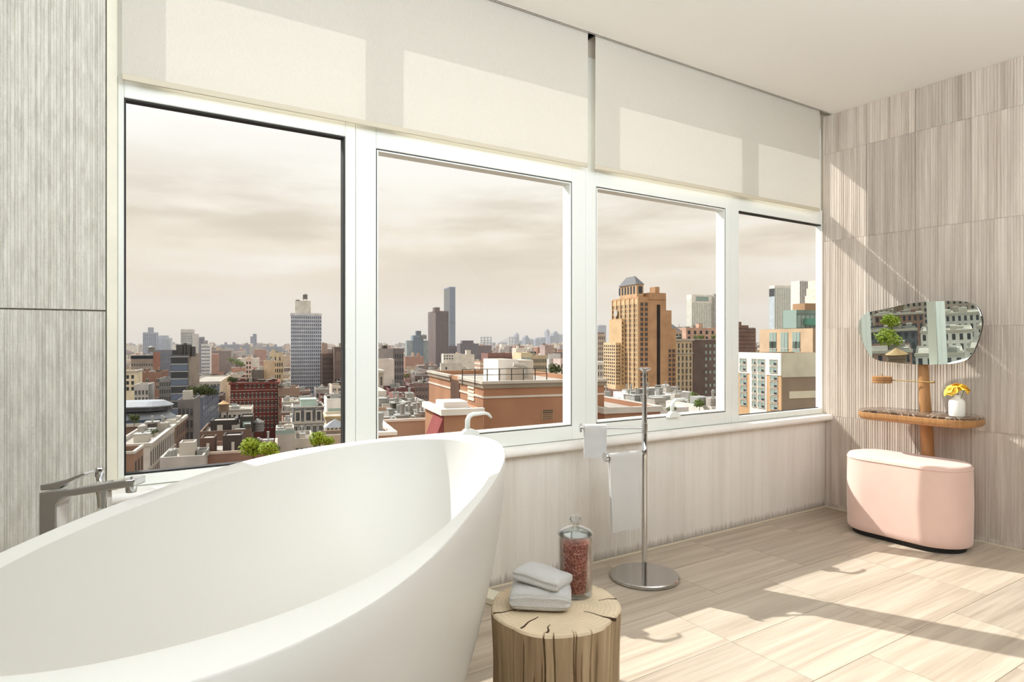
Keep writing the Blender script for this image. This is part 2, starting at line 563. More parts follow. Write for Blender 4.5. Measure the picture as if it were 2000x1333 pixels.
def catmull(pts, n_=6):
    out = []
    L = len(pts)
    for i in range(L):
        p0, p1, p2, p3 = (Vector(pts[(i + k_ - 1) % L]) for k_ in range(4))
        for j in range(n_):
            t_ = j / n_
            out.append(.5 * ((2 * p1) + (-p0 + p2) * t_ + (2 * p0 - 5 * p1 + 4 * p2 - p3) * t_ ** 2 + (-p0 + 3 * p1 - 3 * p2 + p3) * t_ ** 3))
    return out


# ------------------------------------------------------------------ the room
XR = 4.38      # right wall
YW = 2.64      # face of the low wall under the windows
YF = 2.66      # inner face of the window frames
YO = 2.86      # outer face of the building
ZC = 2.783     # ceiling
XL, YB = -2.6, -3.6

# floor: grout bed and slabs
fl = struct(MB().box(XL, XR + .1, YB, YW + .06, -.12, -.003).build('floor', M['grout']))
TW, TH = .69, .345
tile_me = MB().box(.0012, TW - .0012, .0012, TH - .0012, -.012, 0, skip='b').mesh('tile', [M['floor_tile']])
row0 = .961 - 5 * TH
for r_i in range(0, 11):
    y0 = row0 + r_i * TH
    off = [0, 0, .345, .0, .0, .345, 0, .0, .345, .17, 0][r_i]
    x = 2.10 - 4 * TW + off
    while x < XR:
        w_ = min(TW, XR - x); h_ = min(TH, YW - y0)
        if w_ < .03 or h_ < .03:
            break
        o = link('tile', tile_me, fl, (x, y0, 0))
        if w_ < TW - .001 or h_ < TH - .001:
            o.scale = (w_ / TW, h_ / TH, 1)
        x += TW
# the rest of the floor behind the camera, plain stone
MB().box(XL, XR, YB, row0, -.012, -.0005).build('floor_field', M['floor_tile'], fl)

ceil = struct(MB().box(XL, XR + .1, YB, 2.59, ZC, ZC + .05).build('ceiling', M['ceiling']))
struct(MB().box(XL, XR + .1, 2.59, YO, ZC + .10, ZC + .15).build('ceiling', M['ceiling']))
struct(MB().box(XL, XR + .1, 2.585, 2.595, ZC, ZC + .12).build('trim_1', M['ceiling']))


def rib_panel(w_, h_, pitch, depth, seed, along='x', thick=.02, groove=.34):
    """A stone slab with vertical ribs of uneven width, facing -y (local x across, z up)."""
    rr = random.Random(seed)
    prof = []
    x_ = 0.0
    while x_ < w_ - pitch * .6:
        p = pitch * rr.uniform(.75, 1.25)
        if w_ - x_ - p < pitch * .5:
            p = w_ - x_
        d_ = depth * rr.uniform(.55, 1.15)
        top = -rr.uniform(0, depth * .25)
        g = p * groove * rr.uniform(.7, 1.2)
        prof += [(x_ + .0004, d_), (x_ + g, d_), (x_ + g + .0012, -top), (x_ + p - .0012, -top)]
        x_ += p
    mb = MB()
    bot = [(px_, py_, 0) for px_, py_ in prof]; top_ = [(px_, py_, h_) for px_, py_ in prof]
    mb.loft([bot, top_], 0, close=False)
    # backing edges
    n_ = len(prof)
    mb.f += [(0, n_, 2 * n_ + 1, 2 * n_), (n_ - 1, 2 * n_ + 2, 2 * n_ + 3, 2 * n_ - 1)]
    mb.m += [0, 0]
    mb.v += [(0, thick, 0), (0, thick, h_), (w_, thick, 0), (w_, thick, h_)]
    # top and bottom edges as strips
    for i in range(0, n_ - 1):
        pass
    mb.poly(bot + [(w_, thick, 0), (0, thick, 0)]); mb.poly(list(reversed(top_)) + [(0, thick, h_), (w_, thick, h_)])
    return mb


# right wall with ribbed slabs
wr = struct(MB().box(XR + .02, XR + .16, YB, YF + .045, -.12, ZC + .15).build('wall_right', M['plaster']))
RW, RH = .31, .62
rib_me = [rib_panel(RW - .001, RH - .0012, .0155, .0036, 40 + q).mesh('slab', [M['right_tile']]) for q in range(4)]
rows = [(-.59, .03), (.03, .65), (.65, 1.27), (1.27, 1.89), (1.89, 2.51), (2.51, 3.13)]
random.seed(11)
for ri, (z0, z1) in enumerate(rows):
    for ci in range(12):
        yh = YF - ci * RW
        o = link('slab', random.choice(rib_me), wr, (XR, yh, max(z0, 0)), -pi / 2)
        h_ = min(z1, ZC) - max(z0, 0)
        o.scale = (1, 1, h_ / RH)
# right wall remainder behind the camera
MB().box(XR, XR + .02, YB, YF - 12 * RW, 0, ZC).build('wall_field', M['right_tile'], wr)

# low wall under the windows
wl = struct(MB().box(.04, XR, YW + .02, YO, -.12, .66).build('wall_window', M['plaster']))
LWN = 6
lw_ = (XR - .04) / LWN
low_me = [rib_panel(lw_ - .0006, .632, .0115, .0013, 60 + q, groove=.26).mesh('slab', [M['low_tile']]) for q in range(3)]
for q in range(LWN):
    link('slab', low_me[q % 3], wl, (.04 + q * lw_, YW, .004))
# dark brick face of the building outside
struct(MB().box(.04, XR + .05, YO, YO + .05, -6, .60).build('wall_outside', F((150, 100, 72))))

# left wall
wleft = struct(MB().box(XL, .04, YW + .02, YO, -.12, ZC + .15).build('wall_left', M['plaster']))
left_me = [rib_panel(.618, 1.282, .0165, .0052, 80 + q, groove=.38).mesh('slab', [M['left_tile']]) for q in range(3)]
for q in range(4):
    for zi, (z0, h_) in enumerate(((0, 1.285), (1.2875, ZC - 1.2875))):
        o = link('slab', left_me[(q + zi) % 3], wleft, (.04 - (q + 1) * .62, YW, z0))
        o.scale = (1, 1, h_ / 1.285)
struct(MB().box(XL - .1, XL, YB, YO, -.12, ZC + .15).build('wall_side', M['mid']))
struct(MB().box(XL - .1, XR + .16, YB - .1, YB, -.12, ZC + .15).build('wall_back', M['dim']))
# header above the upper windows
struct(MB().box(XL, XR + .05, YF + .02, YO, 2.70, ZC + .15).build('wall_header', M['plaster']))

# sill, jamb, caulk line
sill_prof = [(YF + .16, .662), (2.600, .660), (2.588, .657), (2.581, .648), (2.580, .636), (2.584, .626), (2.593, .620), (YF + .16, .620)]
mb = MB()
mb.loft([[(x_, p[0], p[1]) for p in sill_prof] for x_ in (.055, XR - .001)], 0, True, True, True)
struct(mb.build('window_sill', M['sill'], smooth=True))
struct(MB().box(.041, .072, YW - .004, YF + .18, .6625, ZC + .05).build('trim_2', M['jamb']))
struct(MB().box(.04, XR, YW - .010, YW - .001, -.001, .006).build('baseboard_window', M['caulk']))
struct(MB().box(XR - .009, XR - .001, YB, YW, -.001, .005).build('baseboard_right', M['caulk']))


# windows
def ring(mb, x0, x1, z0, z1, w_, y0, y1, mi=0, wl_=None, wr_=None, wt=None, wb=None):
    """Rectangular frame ring: members of the given widths between y0 and y1."""
    wl_ = w_ if wl_ is None else wl_; wr_ = w_ if wr_ is None else wr_
    wt = w_ if wt is None else wt; wb = w_ if wb is None else wb
    mb.box(x0, x0 + wl_, y0, y1, z0, z1, mi); mb.box(x1 - wr_, x1, y0, y1, z0, z1, mi)
    mb.box(x0 + wl_, x1 - wr_, y0, y1, z0, z0 + wb, mi); mb.box(x0 + wl_, x1 - wr_, y0, y1, z1 - wt, z1, mi)


ZB, ZT = .663, 2.115
YG = 2.72
wins = [  # outer x0, x1, opening x0, x1, z0, z1, operable
    (.073, .937, .093, .893, .702, 2.043, False),
    (.938, 2.198, 1.029, 2.106, .735, 2.015, True),
    (2.199, 3.390, 2.270, 3.329, .735, 2.012, True),
    (3.391, XR - .001, 3.453, 4.374, .700, 2.012, False)]
for i, (x0, x1, a0, a1, z0, z1, op) in enumerate(wins):
    w = struct(empty('window_%d' % (i + 1), (x0, YF, ZB)))
    off = Vector((x0, YF, ZB))

    def part(mb_, name, mats, par=w, bev=0):
        mb_.v = [tuple(Vector(p) - off) for p in mb_.v]
        o_ = mb_.build(name, mats, par)
        if par is not w:
            o_.matrix_parent_inverse.identity()
        if bev:
            bevel(o_, bev)
        return o_
    fm = MB()
    ring(fm, x0, x1, ZB, ZT, 0, YF, YF + (.070 if op else .050), 0, a0 - x0, x1 - a1, ZT - z1, z0 - ZB)
    part(fm, 'frame', M['frame'], bev=.004)
    if op:
        # sash behind a thin black gap, its white reveal leads back to the pane
        gm = MB(); ring(gm, a0 + .0005, a1 - .0005, z0 + .0005, z1 - .0005, .004, YF + .006, YF + .05)
        part(gm, 'gasket', M['frame_edge'])
        sm = MB(); ring(sm, a0 + .0045, a1 - .0045, z0 + .0045, z1 - .0045, .007, YF + .004, YG + .009)
        part(sm, 'sash', M['frame'], bev=.002)
        pm = MB().box(a0 + .011, a1 - .011, YG, YG + .008, z0 + .011, z1 - .011)
        part(pm, 'pane', M['glass'])
        # handle on the bottom rail of the sash
        hx = {1: 1.47, 2: 2.83}[i]
        hb = MB()
        hb.prism([(hx - .035, -.012), (hx + .060, -.012), (hx + .052, .010), (hx + .018, .022), (hx - .012, .022), (hx - .033, .006)], 0, .030)
        hb.v = [(p[0], YF - .002 - p[2], z0 + .012 + p[1]) for p in hb.v]
        ho = part(hb, 'handle', M['white_plastic'], bev=.003)
        lv = MB()
        path = [(hx - .002, YF - .018, z0 + .030), (hx - .002, YF - .022, z0 + .075), (hx + .004, YF - .026, z0 + .094), (hx + .022, YF - .028, z0 + .102),
                (hx + .085, YF - .030, z0 + .104), (hx + .105, YF - .031, z0 + .098), (hx + .122, YF - .032, z0 + .080)]
        lv.tube(path, [.012, .012, .011, .010, .008, .007, .005], 10)
        lo = part(lv, 'lever', M['white_plastic'], ho)
        lo.data.polygons.foreach_set('use_smooth', [True] * len(lo.data.polygons))
    else:
        gm = MB()
        if i == 0:
            ring(gm, a0 + .0003, a1 - .0003, z0 + .0003, z1 - .0003, .006, YF + .008, YF + .045)
        else:
            gm.box(a0, a1, YF + .008, YF + .045, z1 - .006, z1 - .0003); gm.box(a0, a1, YF + .03, YF + .045, z0 + .0003, z0 + .004)
        part(gm, 'gasket', M['frame_edge'])
        pm = MB().box(a0 + .006, a1 - .006, YF + .040, YF + .048, z0 + .006, z1 - .006)
        part(pm, 'pane', M['glass'])

# upper lights behind the blinds
ups = [(.073, .937, .118, .930), (.938, 2.22, 1.030, 2.190), (2.221, 3.405, 2.290, 3.385), (3.406, XR - .001, 3.480, 4.350)]
for i, (x0, x1, a0, a1) in enumerate(ups):
    w = struct(empty('window_%d' % (i + 5), (x0, YF, ZT)))
    off = Vector((x0, YF, ZT))
    fm = MB(); ring(fm, x0, x1, ZT + .0005, 2.699, 0, YF + .01, YF + .16, 0, a0 - x0, x1 - a1, .035, .02)
    fm.v = [tuple(Vector(p) - off) for p in fm.v]; fm.build('frame', M['frame'], w)
    pm = MB().box(a0, a1, YF + .085, YF + .093, ZT + .02, 2.665)
    pm.v = [tuple(Vector(p) - off) for p in pm.v]; pm.build('pane', M['glass'], w)

# roller blinds
for x0, x1, lab in ((.085, 2.165, 'wide cream roller blind above the two left windows, next to fluted wall'),
                    (2.217, 4.255, 'cream roller blind above the two right windows, near the ceiling corner')):
    b_ = tag(empty('roller_blind', (x0, 2.606, 2.085)), lab, 'blind', 'roller blinds')
    w_ = x1 - x0
    f_ = MB()
    xs = [w_ * q / 24 for q in range(25)]
    f_.loft([[(x_, .0012 * sin(x_ * 5), z_) for x_ in xs] for z_ in (.010, .25, .5, .70, .745)], 0, close=False)
    f_.build('fabric', M['blind'], b_, True)
    MB().prism(rrect(-.004, .006, 0, .022, .003, 3), .002, w_ - .002).build('hem_bar', M['hem'], b_).rotation_euler = (0, 0, 0)
    hb = b_.children[-1]
    hb.data.transform(__import__('mathutils').Matrix(((0, 0, 1, 0), (1, 0, 0, 0), (0, 1, 0, 0), (0, 0, 0, 1))))
    tb = MB().tube([(.004, .030, .755), (w_ - .004, .030, .755)], .028, 16)
    tb.build('roller_tube', M['blind'], b_, True)
    for xx in (-.012, w_ + .002):
        MB().box(xx, xx + .010, -.002, .06, .70, .785).build('bracket', M['steel_dark'], b_)

# ------------------------------------------------------------------ bathtub
TP = [0.4052, 1.5375, 0.9098, 0.4403, 0.8357, 0.8019, -0.0023, 0.0118, -0.0144, 0.0191, 2.5432, 0.0495, 0.038, 0.0319, -0.0221, -0.0059,
      0.0011, -0.0018, -0.0075, -0.0233, -0.0126, -0.0213, -0.0038, -0.0097, 0.0058, -0.0013, 0.0049, 0.0055, 0.002, -0.0023, -0.0061, -0.0004]


def rim(th, inn):
    c, s = cos(th), sin(th)
    w_ = (TP[11] + TP[12] * c * c + TP[14] * c) if inn else 0
    e_ = 2 / TP[10]
    cc = math.copysign(abs(c) ** e_, c); ss = math.copysign(abs(s) ** e_, s)
    u = (TP[2] - w_) * cc; v = (TP[3] - w_) * ss * (1 + TP[13] * cc)
    z = TP[5] + TP[6] * cc ** 2 + TP[7] * cc + TP[8] * ss + TP[9] * cc ** 4 + (TP[15] if inn else 0)
    F_ = [cos(2 * th), sin(2 * th), cos(3 * th), sin(3 * th), cos(4 * th), sin(4 * th)]
    o_ = TP[22:28] if inn else TP[16:22]
    rr = 1 + sum(a * f for a, f in zip(o_, F_))
    z += sum(a * f for a, f in zip(TP[28:32], F_[1:5]))
    ph = TP[4]
    return Vector(((u * cos(ph) - v * sin(ph)) * rr, (u * sin(ph) + v * cos(ph)) * rr, z))


NT = 192
# angles spread evenly along the rim
ths = [2 * pi * q / 2400 for q in range(2401)]
pp = [rim(t_, False) for t_ in ths]
acc = [0]
for q in range(2400):
    acc.append(acc[-1] + (pp[q + 1] - pp[q]).length)
tsel = []
j = 0
for q in range(NT):
    tgt = acc[-1] * q / NT
    while acc[j + 1] < tgt:
        j += 1
    tsel.append(ths[j] + (ths[j + 1] - ths[j]) * (tgt - acc[j]) / max(acc[j + 1] - acc[j], 1e-9))
outr = [rim(t_, False) for t_ in tsel]
inr = [rim(t_, True) for t_ in tsel]
rings = []
for q in range(15):                       # outside, from the foot up
    t_ = q / 14
    s_ = .60 + .40 * (1 - (1 - t_) ** 1.75)
    rings.append([(p.x * s_, p.y * s_, max(.0, (p.z - .004) * t_)) for p in outr])
rings.append([(p.x * .997, p.y * .997, p.z - .001) for p in outr])
rings.append([(a.x * .94 + b_.x * .06, a.y * .94 + b_.y * .06, a.z) for a, b_ in zip(outr, inr)])
rings.append([(a.x * .06 + b_.x * .94, a.y * .06 + b_.y * .94, b_.z) for a, b_ in zip(outr, inr)])
rings.append([(b_.x * .999, b_.y * .999, b_.z - .001) for b_ in inr])
for q in range(1, 17):                    # inside, down to the floor of the tub
    t_ = q / 16
    s_ = 1 - .40 * t_ ** 1.6
    if q > 13:
        s_ -= .06 * (q - 13)
    z_ = lambda p, t_=t_: .14 + (p.z - .14) * (1 - t_) if t_ < 1 else .14
    rings.append([(p.x * s_, p.y * s_, max(.14, p.z - (p.z - .14) * min(1, t_ * 1.12))) for p in inr])
tub = tag(empty('bathtub', (TP[0], TP[1], 0)), 'large white oval freestanding bathtub with a wide flat rim', 'bathtub')
mb = MB().loft(rings, 0, True, True, True)
mb.build('shell', M['tub'], tub, True)
MB().lathe([(0.0, .1445), (.03, .1445), (.034, .1405)], 24).build('drain', M['chrome'], tub, True)

# ------------------------------------------------------------------ tub filler (local u to the right along the spout, w into the scene)
fx = tag(empty('tub_faucet', (.5449 * 1.6 + .8385 * (77 - 1000) / 1260 * 1.6, .8384 * 1.6 - .5449 * (77 - 1000) / 1260 * 1.6, 0), -.5762),
         'square chrome tub filler with lever and long spout behind the bathtub', 'faucet')
P = lambda x_, y_: ((x_ - 77) / 787.5, 1.18 - (y_ - 665) / 787.5)


def extr(pts, w0, w1):
    return MB().loft([[(p[0], w_, p[1]) for p in pts] for w_ in (w1, w0)], 0, True, True, True)


body = [P(77, 960), (0, .012), (.043, .012), P(110.5, 1025)]
for q in range(9):
    a = radians(180 - 90 * q / 8)
    body.append((.043 + .045 + .045 * cos(a), P(0, 967)[1] - .030 + .030 * sin(a) if q < 8 else P(146, 967)[1]))
body += [P(243, 952), P(264, 949), P(264, 934), P(243, 936), P(135, 955)]
bevel(extr(body, -.003, .047).build('body', M['chrome'], fx, True), .003)
MB().prism(rrect(-.02, .066, -.02, .064, .008, 4), 0, .014).build('base_plate', M['chrome'], fx)
lev = [P(77, 958), P(76, 947), P(100, 943), P(128, 936), P(162, 923), P(165, 926), P(140, 938), P(128, 944), P(112, 955)]
bevel(extr(lev, .002, .042).build('lever', M['chrome'], fx), .002)
kx = (184 - 77) / 787.5
MB().lathe([(0, .828), (.008, .828), (.008, .836), (.0105, .840), (.0105, .858), (.009, .862), (0, .862)], 20, (kx, .022)).build('diverter_knob', M['chrome'], fx, True)
MB().lathe([(0, .806), (.0125, .806), (.0125, .798), (.0110, .794), (.0085, .762), (.006, .760), (0, .760)][::-1], 20, (kx + .004, .022)).build('hose_outlet', M['chrome'], fx, True)
ta = MB().lathe([(0, .800), (.012, .800), (.013, .806), (.013, .816)], 18, ((246 - 77) / 787.5, .022))
ta.build('aerator', M['chrome'], fx, True)

# ------------------------------------------------------------------ stump stool
sx, sy = 1.1187, 1.491
st = tag(empty('stump_stool', (sx, sy, 0)), 'pale tree stump side table with cracked bark-free sides beside bathtub', 'side table')
NS = 900
rs = random.Random(5)
cracks = [(rs.uniform(0, 2 * pi), rs.uniform(.006, .024), rs.uniform(.007, .012), rs.uniform(-.3, .5), rs.uniform(.7, 1.15), rs.uniform(-.03, .03)) for _ in range(64)]


def srad(a, t_):
    r_ = .190 + .006 * sin(2 * a + .5) + .004 * sin(3 * a + 1.7) + .003 * sin(7 * a)
    r_ *= 1 - .035 * sin(pi * min(1, (1 - t_) * 1.2)) + .012 * (1 - t_)
    cr_ = 0
    for ca, dp, wd, t0, t1, dr in cracks:
        if t0 <= t_ <= t1 + .01:
            d_ = (a - ca - dr * (1 - t_) - .012 * sin(t_ * 9 + ca * 5) + pi) % (2 * pi) - pi
            if abs(d_) < wd:
                cr_ = max(cr_, dp * (1 - abs(d_) / wd) * min(1, (t_ - t0) * 6 + .1))
    return r_ - cr_ + .0016 * mnoise.noise((a * 9, t_ * 3, 1.3))


mb = MB()
rg = []
for q in range(21):
    t_ = q / 20
    rg.append([(srad(2 * pi * a / NS, t_) * cos(2 * pi * a / NS), srad(2 * pi * a / NS, t_) * sin(2 * pi * a / NS), .412 * t_) for a in range(NS)])
mb.loft(rg, 0, True, True, False)
mb.build('trunk', M['stump_side'], st, False).data.polygons.foreach_set('use_smooth', [True] * (20 * NS) + [False])
mb = MB()
tops = [rg[-1]]
for sc, dz in ((.985, .006), (.96, .008), (.8, .0085), (.5, .0075), (.2, .008), (.02, .008)):
    tops.append([(p[0] * sc, p[1] * sc, .412 + dz + .0012 * mnoise.noise((p[0] * sc * 14, p[1] * sc * 14, 3))) for p in rg[-1]])
mb.loft(tops, 0, True, False, True)
mb.build('cut_top', M['stump_top'], st, True)
for q, (a, r0, r1, wd) in enumerate(((-1.15, .09, .186, .0035), (3.55, .10, .186, .0028), (3.95, .135, .186, .003), (2.9, .12, .186, .0022), (-.35, .13, .186, .002))):
    pts = []
    for k_ in range(7):
        rr = r0 + (r1 - r0) * k_ / 6
        pts.append((rr, .0025 * sin(k_ * 1.3 + q), wd * k_ / 6 + .0004))
    poly = [(p[0], p[1] + p[2]) for p in pts] + [(p[0], p[1] - p[2]) for p in reversed(pts)]
    mb = MB().prism([(cos(a) * p[0] - sin(a) * p[1], sin(a) * p[0] + cos(a) * p[1]) for p in poly][::-1], .4150, .4213)
    mb.build('crack', M['crack'], st)

# ------------------------------------------------------------------ jar of bath salt
jd = 1.934
jx = .5449 * jd + .8385 * (1124 - 1000) / 1260 * jd
jy = .8384 * jd - .5449 * (1124 - 1000) / 1260 * jd
jz = .4215
jar = tag(empty('salt_jar', (jx, jy, jz)), 'lidded clear glass jar of pink bath salt on the stump', 'jar')
MB().lathe([(0, 0), (.046, 0), (.0495, .004), (.0505, .02), (.0505, .165), (.049, .172), (.051, .176), (.0485, .177), (.0465, .172), (.0478, .163), (.0478, .020), (.044, .014), (0, .012)], 48).build('glass_body', M['jar_glass'], jar, True)
sl = MB().lathe([(0, .0135), (.043, .0145), (.0470, .021), (.0470, .150), (.0462, .157), (.030, .161), (0, .160)], 48)
stuff(sl.build('bath_salt', M['salt'], jar, True))['label'] = 'coarse pink bath salt'
lid = MB().lathe([(.0440, .168), (.0455, .178), (.0525, .179), (.0535, .183), (.051, .187), (.040, .196), (.022, .203), (.010, .206), (.008, .212), (.014, .217), (.018, .224), (.016, .232), (.008, .237), (0, .238)], 48).build('lid', M['lid_glass'], jar, True)
mb = MB().lathe([(0, .176), (.0440, .176), (.0475, .182), (.038, .191), (.020, .198), (0, .200)], 48)
mb.build('lid_inner', M['lid_glass'], jar, True)


# ------------------------------------------------------------------ folded towels on the stump
def soft_slab(lx, ly, lz, folds=3, seed=1, bend=0.0, nx=34, ny=26):
    """A folded towel: rounded slab with a rolled front edge, fold lines at the side and soft dents."""
    mb_ = MB()
    rings_ = []
    nn = 40
    for i in range(nx + 1):
        u = -1 + 2 * i / nx
        e_ = (1 - abs(u) ** 7) ** .35 if abs(u) < 1 else 0
        ring_ = []
        for k_ in range(nn):
            a = 2 * pi * k_ / nn
            cx_, cz_ = cos(a), sin(a)
            yy = math.copysign(abs(cx_) ** .42, cx_) * ly / 2 * (.82 + .18 * e_)
            zz = math.copysign(abs(cz_) ** .55, cz_) * lz / 2 * max(e_, .05)
            xx = u * lx / 2
            groove_ = .004 * sin(zz / lz * 2 * pi * folds) * (abs(cx_) ** 3)
            nz_ = mnoise.noise((xx * 16 + seed, yy * 16, zz * 9))
            zz += .006 * nz_ * (1 if cz_ > 0 else .1) + bend * (xx / lx) ** 2
            yy += math.copysign(groove_, cx_)
            ring_.append((xx, yy, zz + lz / 2))
        rings_.append(ring_)
    mb_.loft(rings_, 0, True, True, True)
    return mb_


def onstump(px_, py_, z):
    d_ = 1260 * (1.18 - z) / (py_ - 665)
    l_ = (px_ - 1000) / 1260 * d_
    return (.5449 * d_ + .8385 * l_, .8384 * d_ - .5449 * l_, z)


CAMYAW = -.5762
lo = onstump(1056, 1180, .421)
t1 = tag(soft_slab(.176, .128, .062, 2, 3).build('folded_towel', M['towel'], None, True, (lo[0], lo[1], .4215), CAMYAW - .10),
         'thick folded white towel lying directly on the stump', 'towel', 'folded towels on the stump')
mb = soft_slab(.150, .112, .040, 1, 9)
t2 = tag(mb.build('folded_towel', M['towel'], None, True, (lo[0] + .010, lo[1] + .008, .4790), CAMYAW - .50),
         'smaller folded white washcloth laid askew on top of the towel', 'towel', 'folded towels on the stump')
t2.rotation_euler = (radians(-4), radians(6), CAMYAW - .50)

# ------------------------------------------------------------------ towel stand
tx, ty = 2.302, 2.332
ts = tag(empty('towel_stand', (tx, ty, 0), CAMYAW), 'chrome towel stand with round base and two swing arms', 'towel stand')
MB().lathe([(0, .001), (.166, .001), (.170, .004), (.170, .016), (.166, .021), (.02, .0225), (0, .0225)], 64).build('base', M['chrome_brushed'], ts, True)
MB().lathe([(0, .022), (.0135, .022), (.0135, .60), (.0150, .602), (.0150, .645), (.0135, .647), (.0135, .725), (.0155, .727), (.0155, .770), (.0125, .772), (.0125, .915), (.010, .917), (.010, 1.022)], 24).build('pole', M['chrome'], ts, True)
MB().lathe([(.009, 1.020), (.010, 1.028), (.030, 1.040), (.031, 1.046), (.024, 1.047), (.012, 1.040), (0, 1.039)], 28).build('finial', M['chrome'], ts, True)
ua = MB().tube([(0, 0, .748), (-.312, 0, .748)], .0065, 12).build('upper_arm', M['chrome'], ts, True)
mb = MB().lathe([(0, -.006), (.021, -.006), (.023, -.003), (.023, .003), (.021, .006), (0, .006)], 24)
mb.v = [(p[2] - .318, p[1], .748 + p[0]) for p in mb.v]
mb.build('end_disc', M['chrome'], ua, True)
la = MB().tube([(0, 0, .622), (-.205, -.11, .622)], .0065, 12).build('lower_arm', M['chrome'], ts, True)
dv = Vector((-.205, -.11, 0)).normalized()
mb = MB().lathe([(0, -.006), (.021, -.006), (.023, -.003), (.023, .003), (.021, .006), (0, .006)], 24)
nv = []
for p in mb.v:
    q = Vector((-.205, -.11, .622)) + dv * (p[2] + .006) + Vector((-dv.y, dv.x, 0)) * p[1] + Vector((0, 0, p[0]))
    nv.append(tuple(q))
mb.v = nv
mb.build('end_disc', M['chrome'], la, True)


def drape(a, b_, zf, zb, bar_r, thick, n_=22, wav=.004, taper=0.0):
    """Towel folded over a bar from a to b: front fall to zf, back fall to zb."""
    a = Vector(a); b_ = Vector(b_)
    ax = (b_ - a).normalized(); nn = Vector((ax.y, -ax.x, 0))
    zc = a.z
    prof = []
    r_ = bar_r + thick
    for k_ in range(14):
        prof.append((r_ * .9, zf + (zc - zf) * k_ / 14))
    for k_ in range(9):
        an = pi * k_ / 8
        prof.append((r_ * cos(an) * .9, zc + r_ * sin(an)))
    for k_ in range(1, 13):
        prof.append((-r_ * .9, zc + (zb - zc) * k_ / 12))
    inner_ = []
    r2 = bar_r * 1.02 + .0005
    for o_, z_ in prof:
        if z_ <= zc:
            inner_.append((math.copysign(r2 * .9, o_), z_))
        else:
            inner_.append((o_ * r2 / r_, zc + (z_ - zc) * r2 / r_))
    loop = prof + inner_[::-1]
    rings_ = []
    L = (b_ - a).length
    for i in range(n_ + 1):
        u = i / n_
        ring_ = []
        for o_, z_ in loop:
            dr = max(0, (zc - z_))
            off_ = wav * sin(u * 7 + z_ * 6) * min(1, dr * 6)
            uu = .5 + (u - .5) * (1 - taper * dr)
            p = a + ax * (L * uu) + nn * (o_ * max(.22 if abs(o_) < r_ * .75 else .55, 1 - dr * 9) + off_)
            ring_.append((p.x, p.y, z_))
        rings_.append(ring_)
    return MB().loft(rings_, 0, True, True, True)


def stand_pt(lx, ly):
    c, s = cos(CAMYAW), sin(CAMYAW)
    return Vector((tx + c * lx - s * ly, ty + s * lx + c * ly, 0))


p0, p1 = stand_pt(-.302, 0), stand_pt(-.190, 0)
p0.z = p1.z = .748
tag(drape(p0, p1, .598, .62, .0065, .012).build('hand_towel', M['towel'], None, True), 'small white face cloth over the upper arm of the towel stand', 'towel', 'towels on the stand')
p0, p1 = stand_pt(-.192, -.103), stand_pt(-.022, -.0118)
p0.z = p1.z = .622
tag(drape(p0, p1, .255, .30, .0065, .010, 22, .005, .35).build('hand_towel', M['towel'], None, True), 'longer white hand towel over the lower arm of the towel stand', 'towel', 'towels on the stand')

# ------------------------------------------------------------------ pouf
pf = tag(empty('pouf', (4.075, 1.945, 0)), 'blush pink velvet bean-shaped pouf under the vanity table', 'pouf')


def bean(sc=1.0, inset=0.0, n_=96):
    pts = []
    hl, rd = .335 - inset, .185 - inset
    base = rrect(-rd, rd, -hl, hl, rd * .999, 24)
    for x_, y_ in base:
        if x_ > 0:
            x_ -= .075 * math.exp(-((y_) / .13) ** 2) * (x_ / rd)     # concave back, towards the wall
        pts.append((x_ * sc, y_ * sc))
    return pts


def ringz(pts, z_):
    return [(p[0], p[1], z_) for p in pts]


mb = MB().loft([ringz(bean(inset=.02), .030), ringz(bean(inset=.008), .032), ringz(bean(inset=.001), .042), ringz(bean(), .07), ringz(bean(inset=-.004), .26), ringz(bean(), .452), ringz(bean(inset=.001), .462)], 0, True, True, False)
mb.build('body', M['pink'], pf, True)
mb = MB().loft([ringz(bean(inset=.001), .4625), ringz(bean(inset=.002), .474), ringz(bean(inset=.010), .484), ringz(bean(inset=.03), .489), ringz(bean(inset=.08), .4905), ringz(bean(inset=.14), .491)], 0, True, False, True)
mb.build('seat', M['pink'], pf, True)
pts = bean(inset=-.001)
mb = MB().tube([(p[0], p[1], .4622) for p in pts] + [(pts[0][0], pts[0][1], .4622)], .0028, 6)
mb.build('piping', M['pink'], pf, True)
MB().loft([ringz(bean(inset=.03), .0), ringz(bean(inset=.03), .0305)], 0, True, True, True).build('plinth', M['black'], pf)

# ------------------------------------------------------------------ vanity
va = tag(empty('vanity', (4.25, 1.93, 0)), 'wooden post vanity with tilted round-cornered mirror and brown marble shelf', 'vanity')


def vp(mb_):
    mb_.v = [(p[0] - 4.25, p[1] - 1.93, p[2]) for p in mb_.v]
    return mb_


vp(MB().tube([(4.265, 1.895, .0), (4.262, 1.905, .35), (4.256, 1.922, .70), (4.25, 1.93, .95), (4.245, 1.935, 1.16)], [.037, .036, .033, .029, .027], 24)).build('post', M['oak'], va, True)
tr_ = rrect(4.02, 4.345, 1.600, 2.262, .135, 12)
vp(MB().loft([[(p[0], p[1], z_) for p in rrect(4.02 + i_, 4.345 - i_, 1.6 + i_, 2.262 - i_, .135 - i_, 12)] for i_, z_ in ((.03, .690), (.012, .694), (.003, .703), (0, .716), (.001, .734), (.004, .7365))], 0, True, True, True)).build('shelf_edge', M['oak'], va, True)
vp(MB().loft([[(p[0], p[1], z_) for p in rrect(4.02 + i_, 4.345 - i_, 1.6 + i_, 2.262 - i_, .135 - i_, 12)] for i_, z_ in ((.006, .7368), (.005, .748), (.008, .750))], 0, True, True, True)).build('marble_top', M['marble'], va, True)
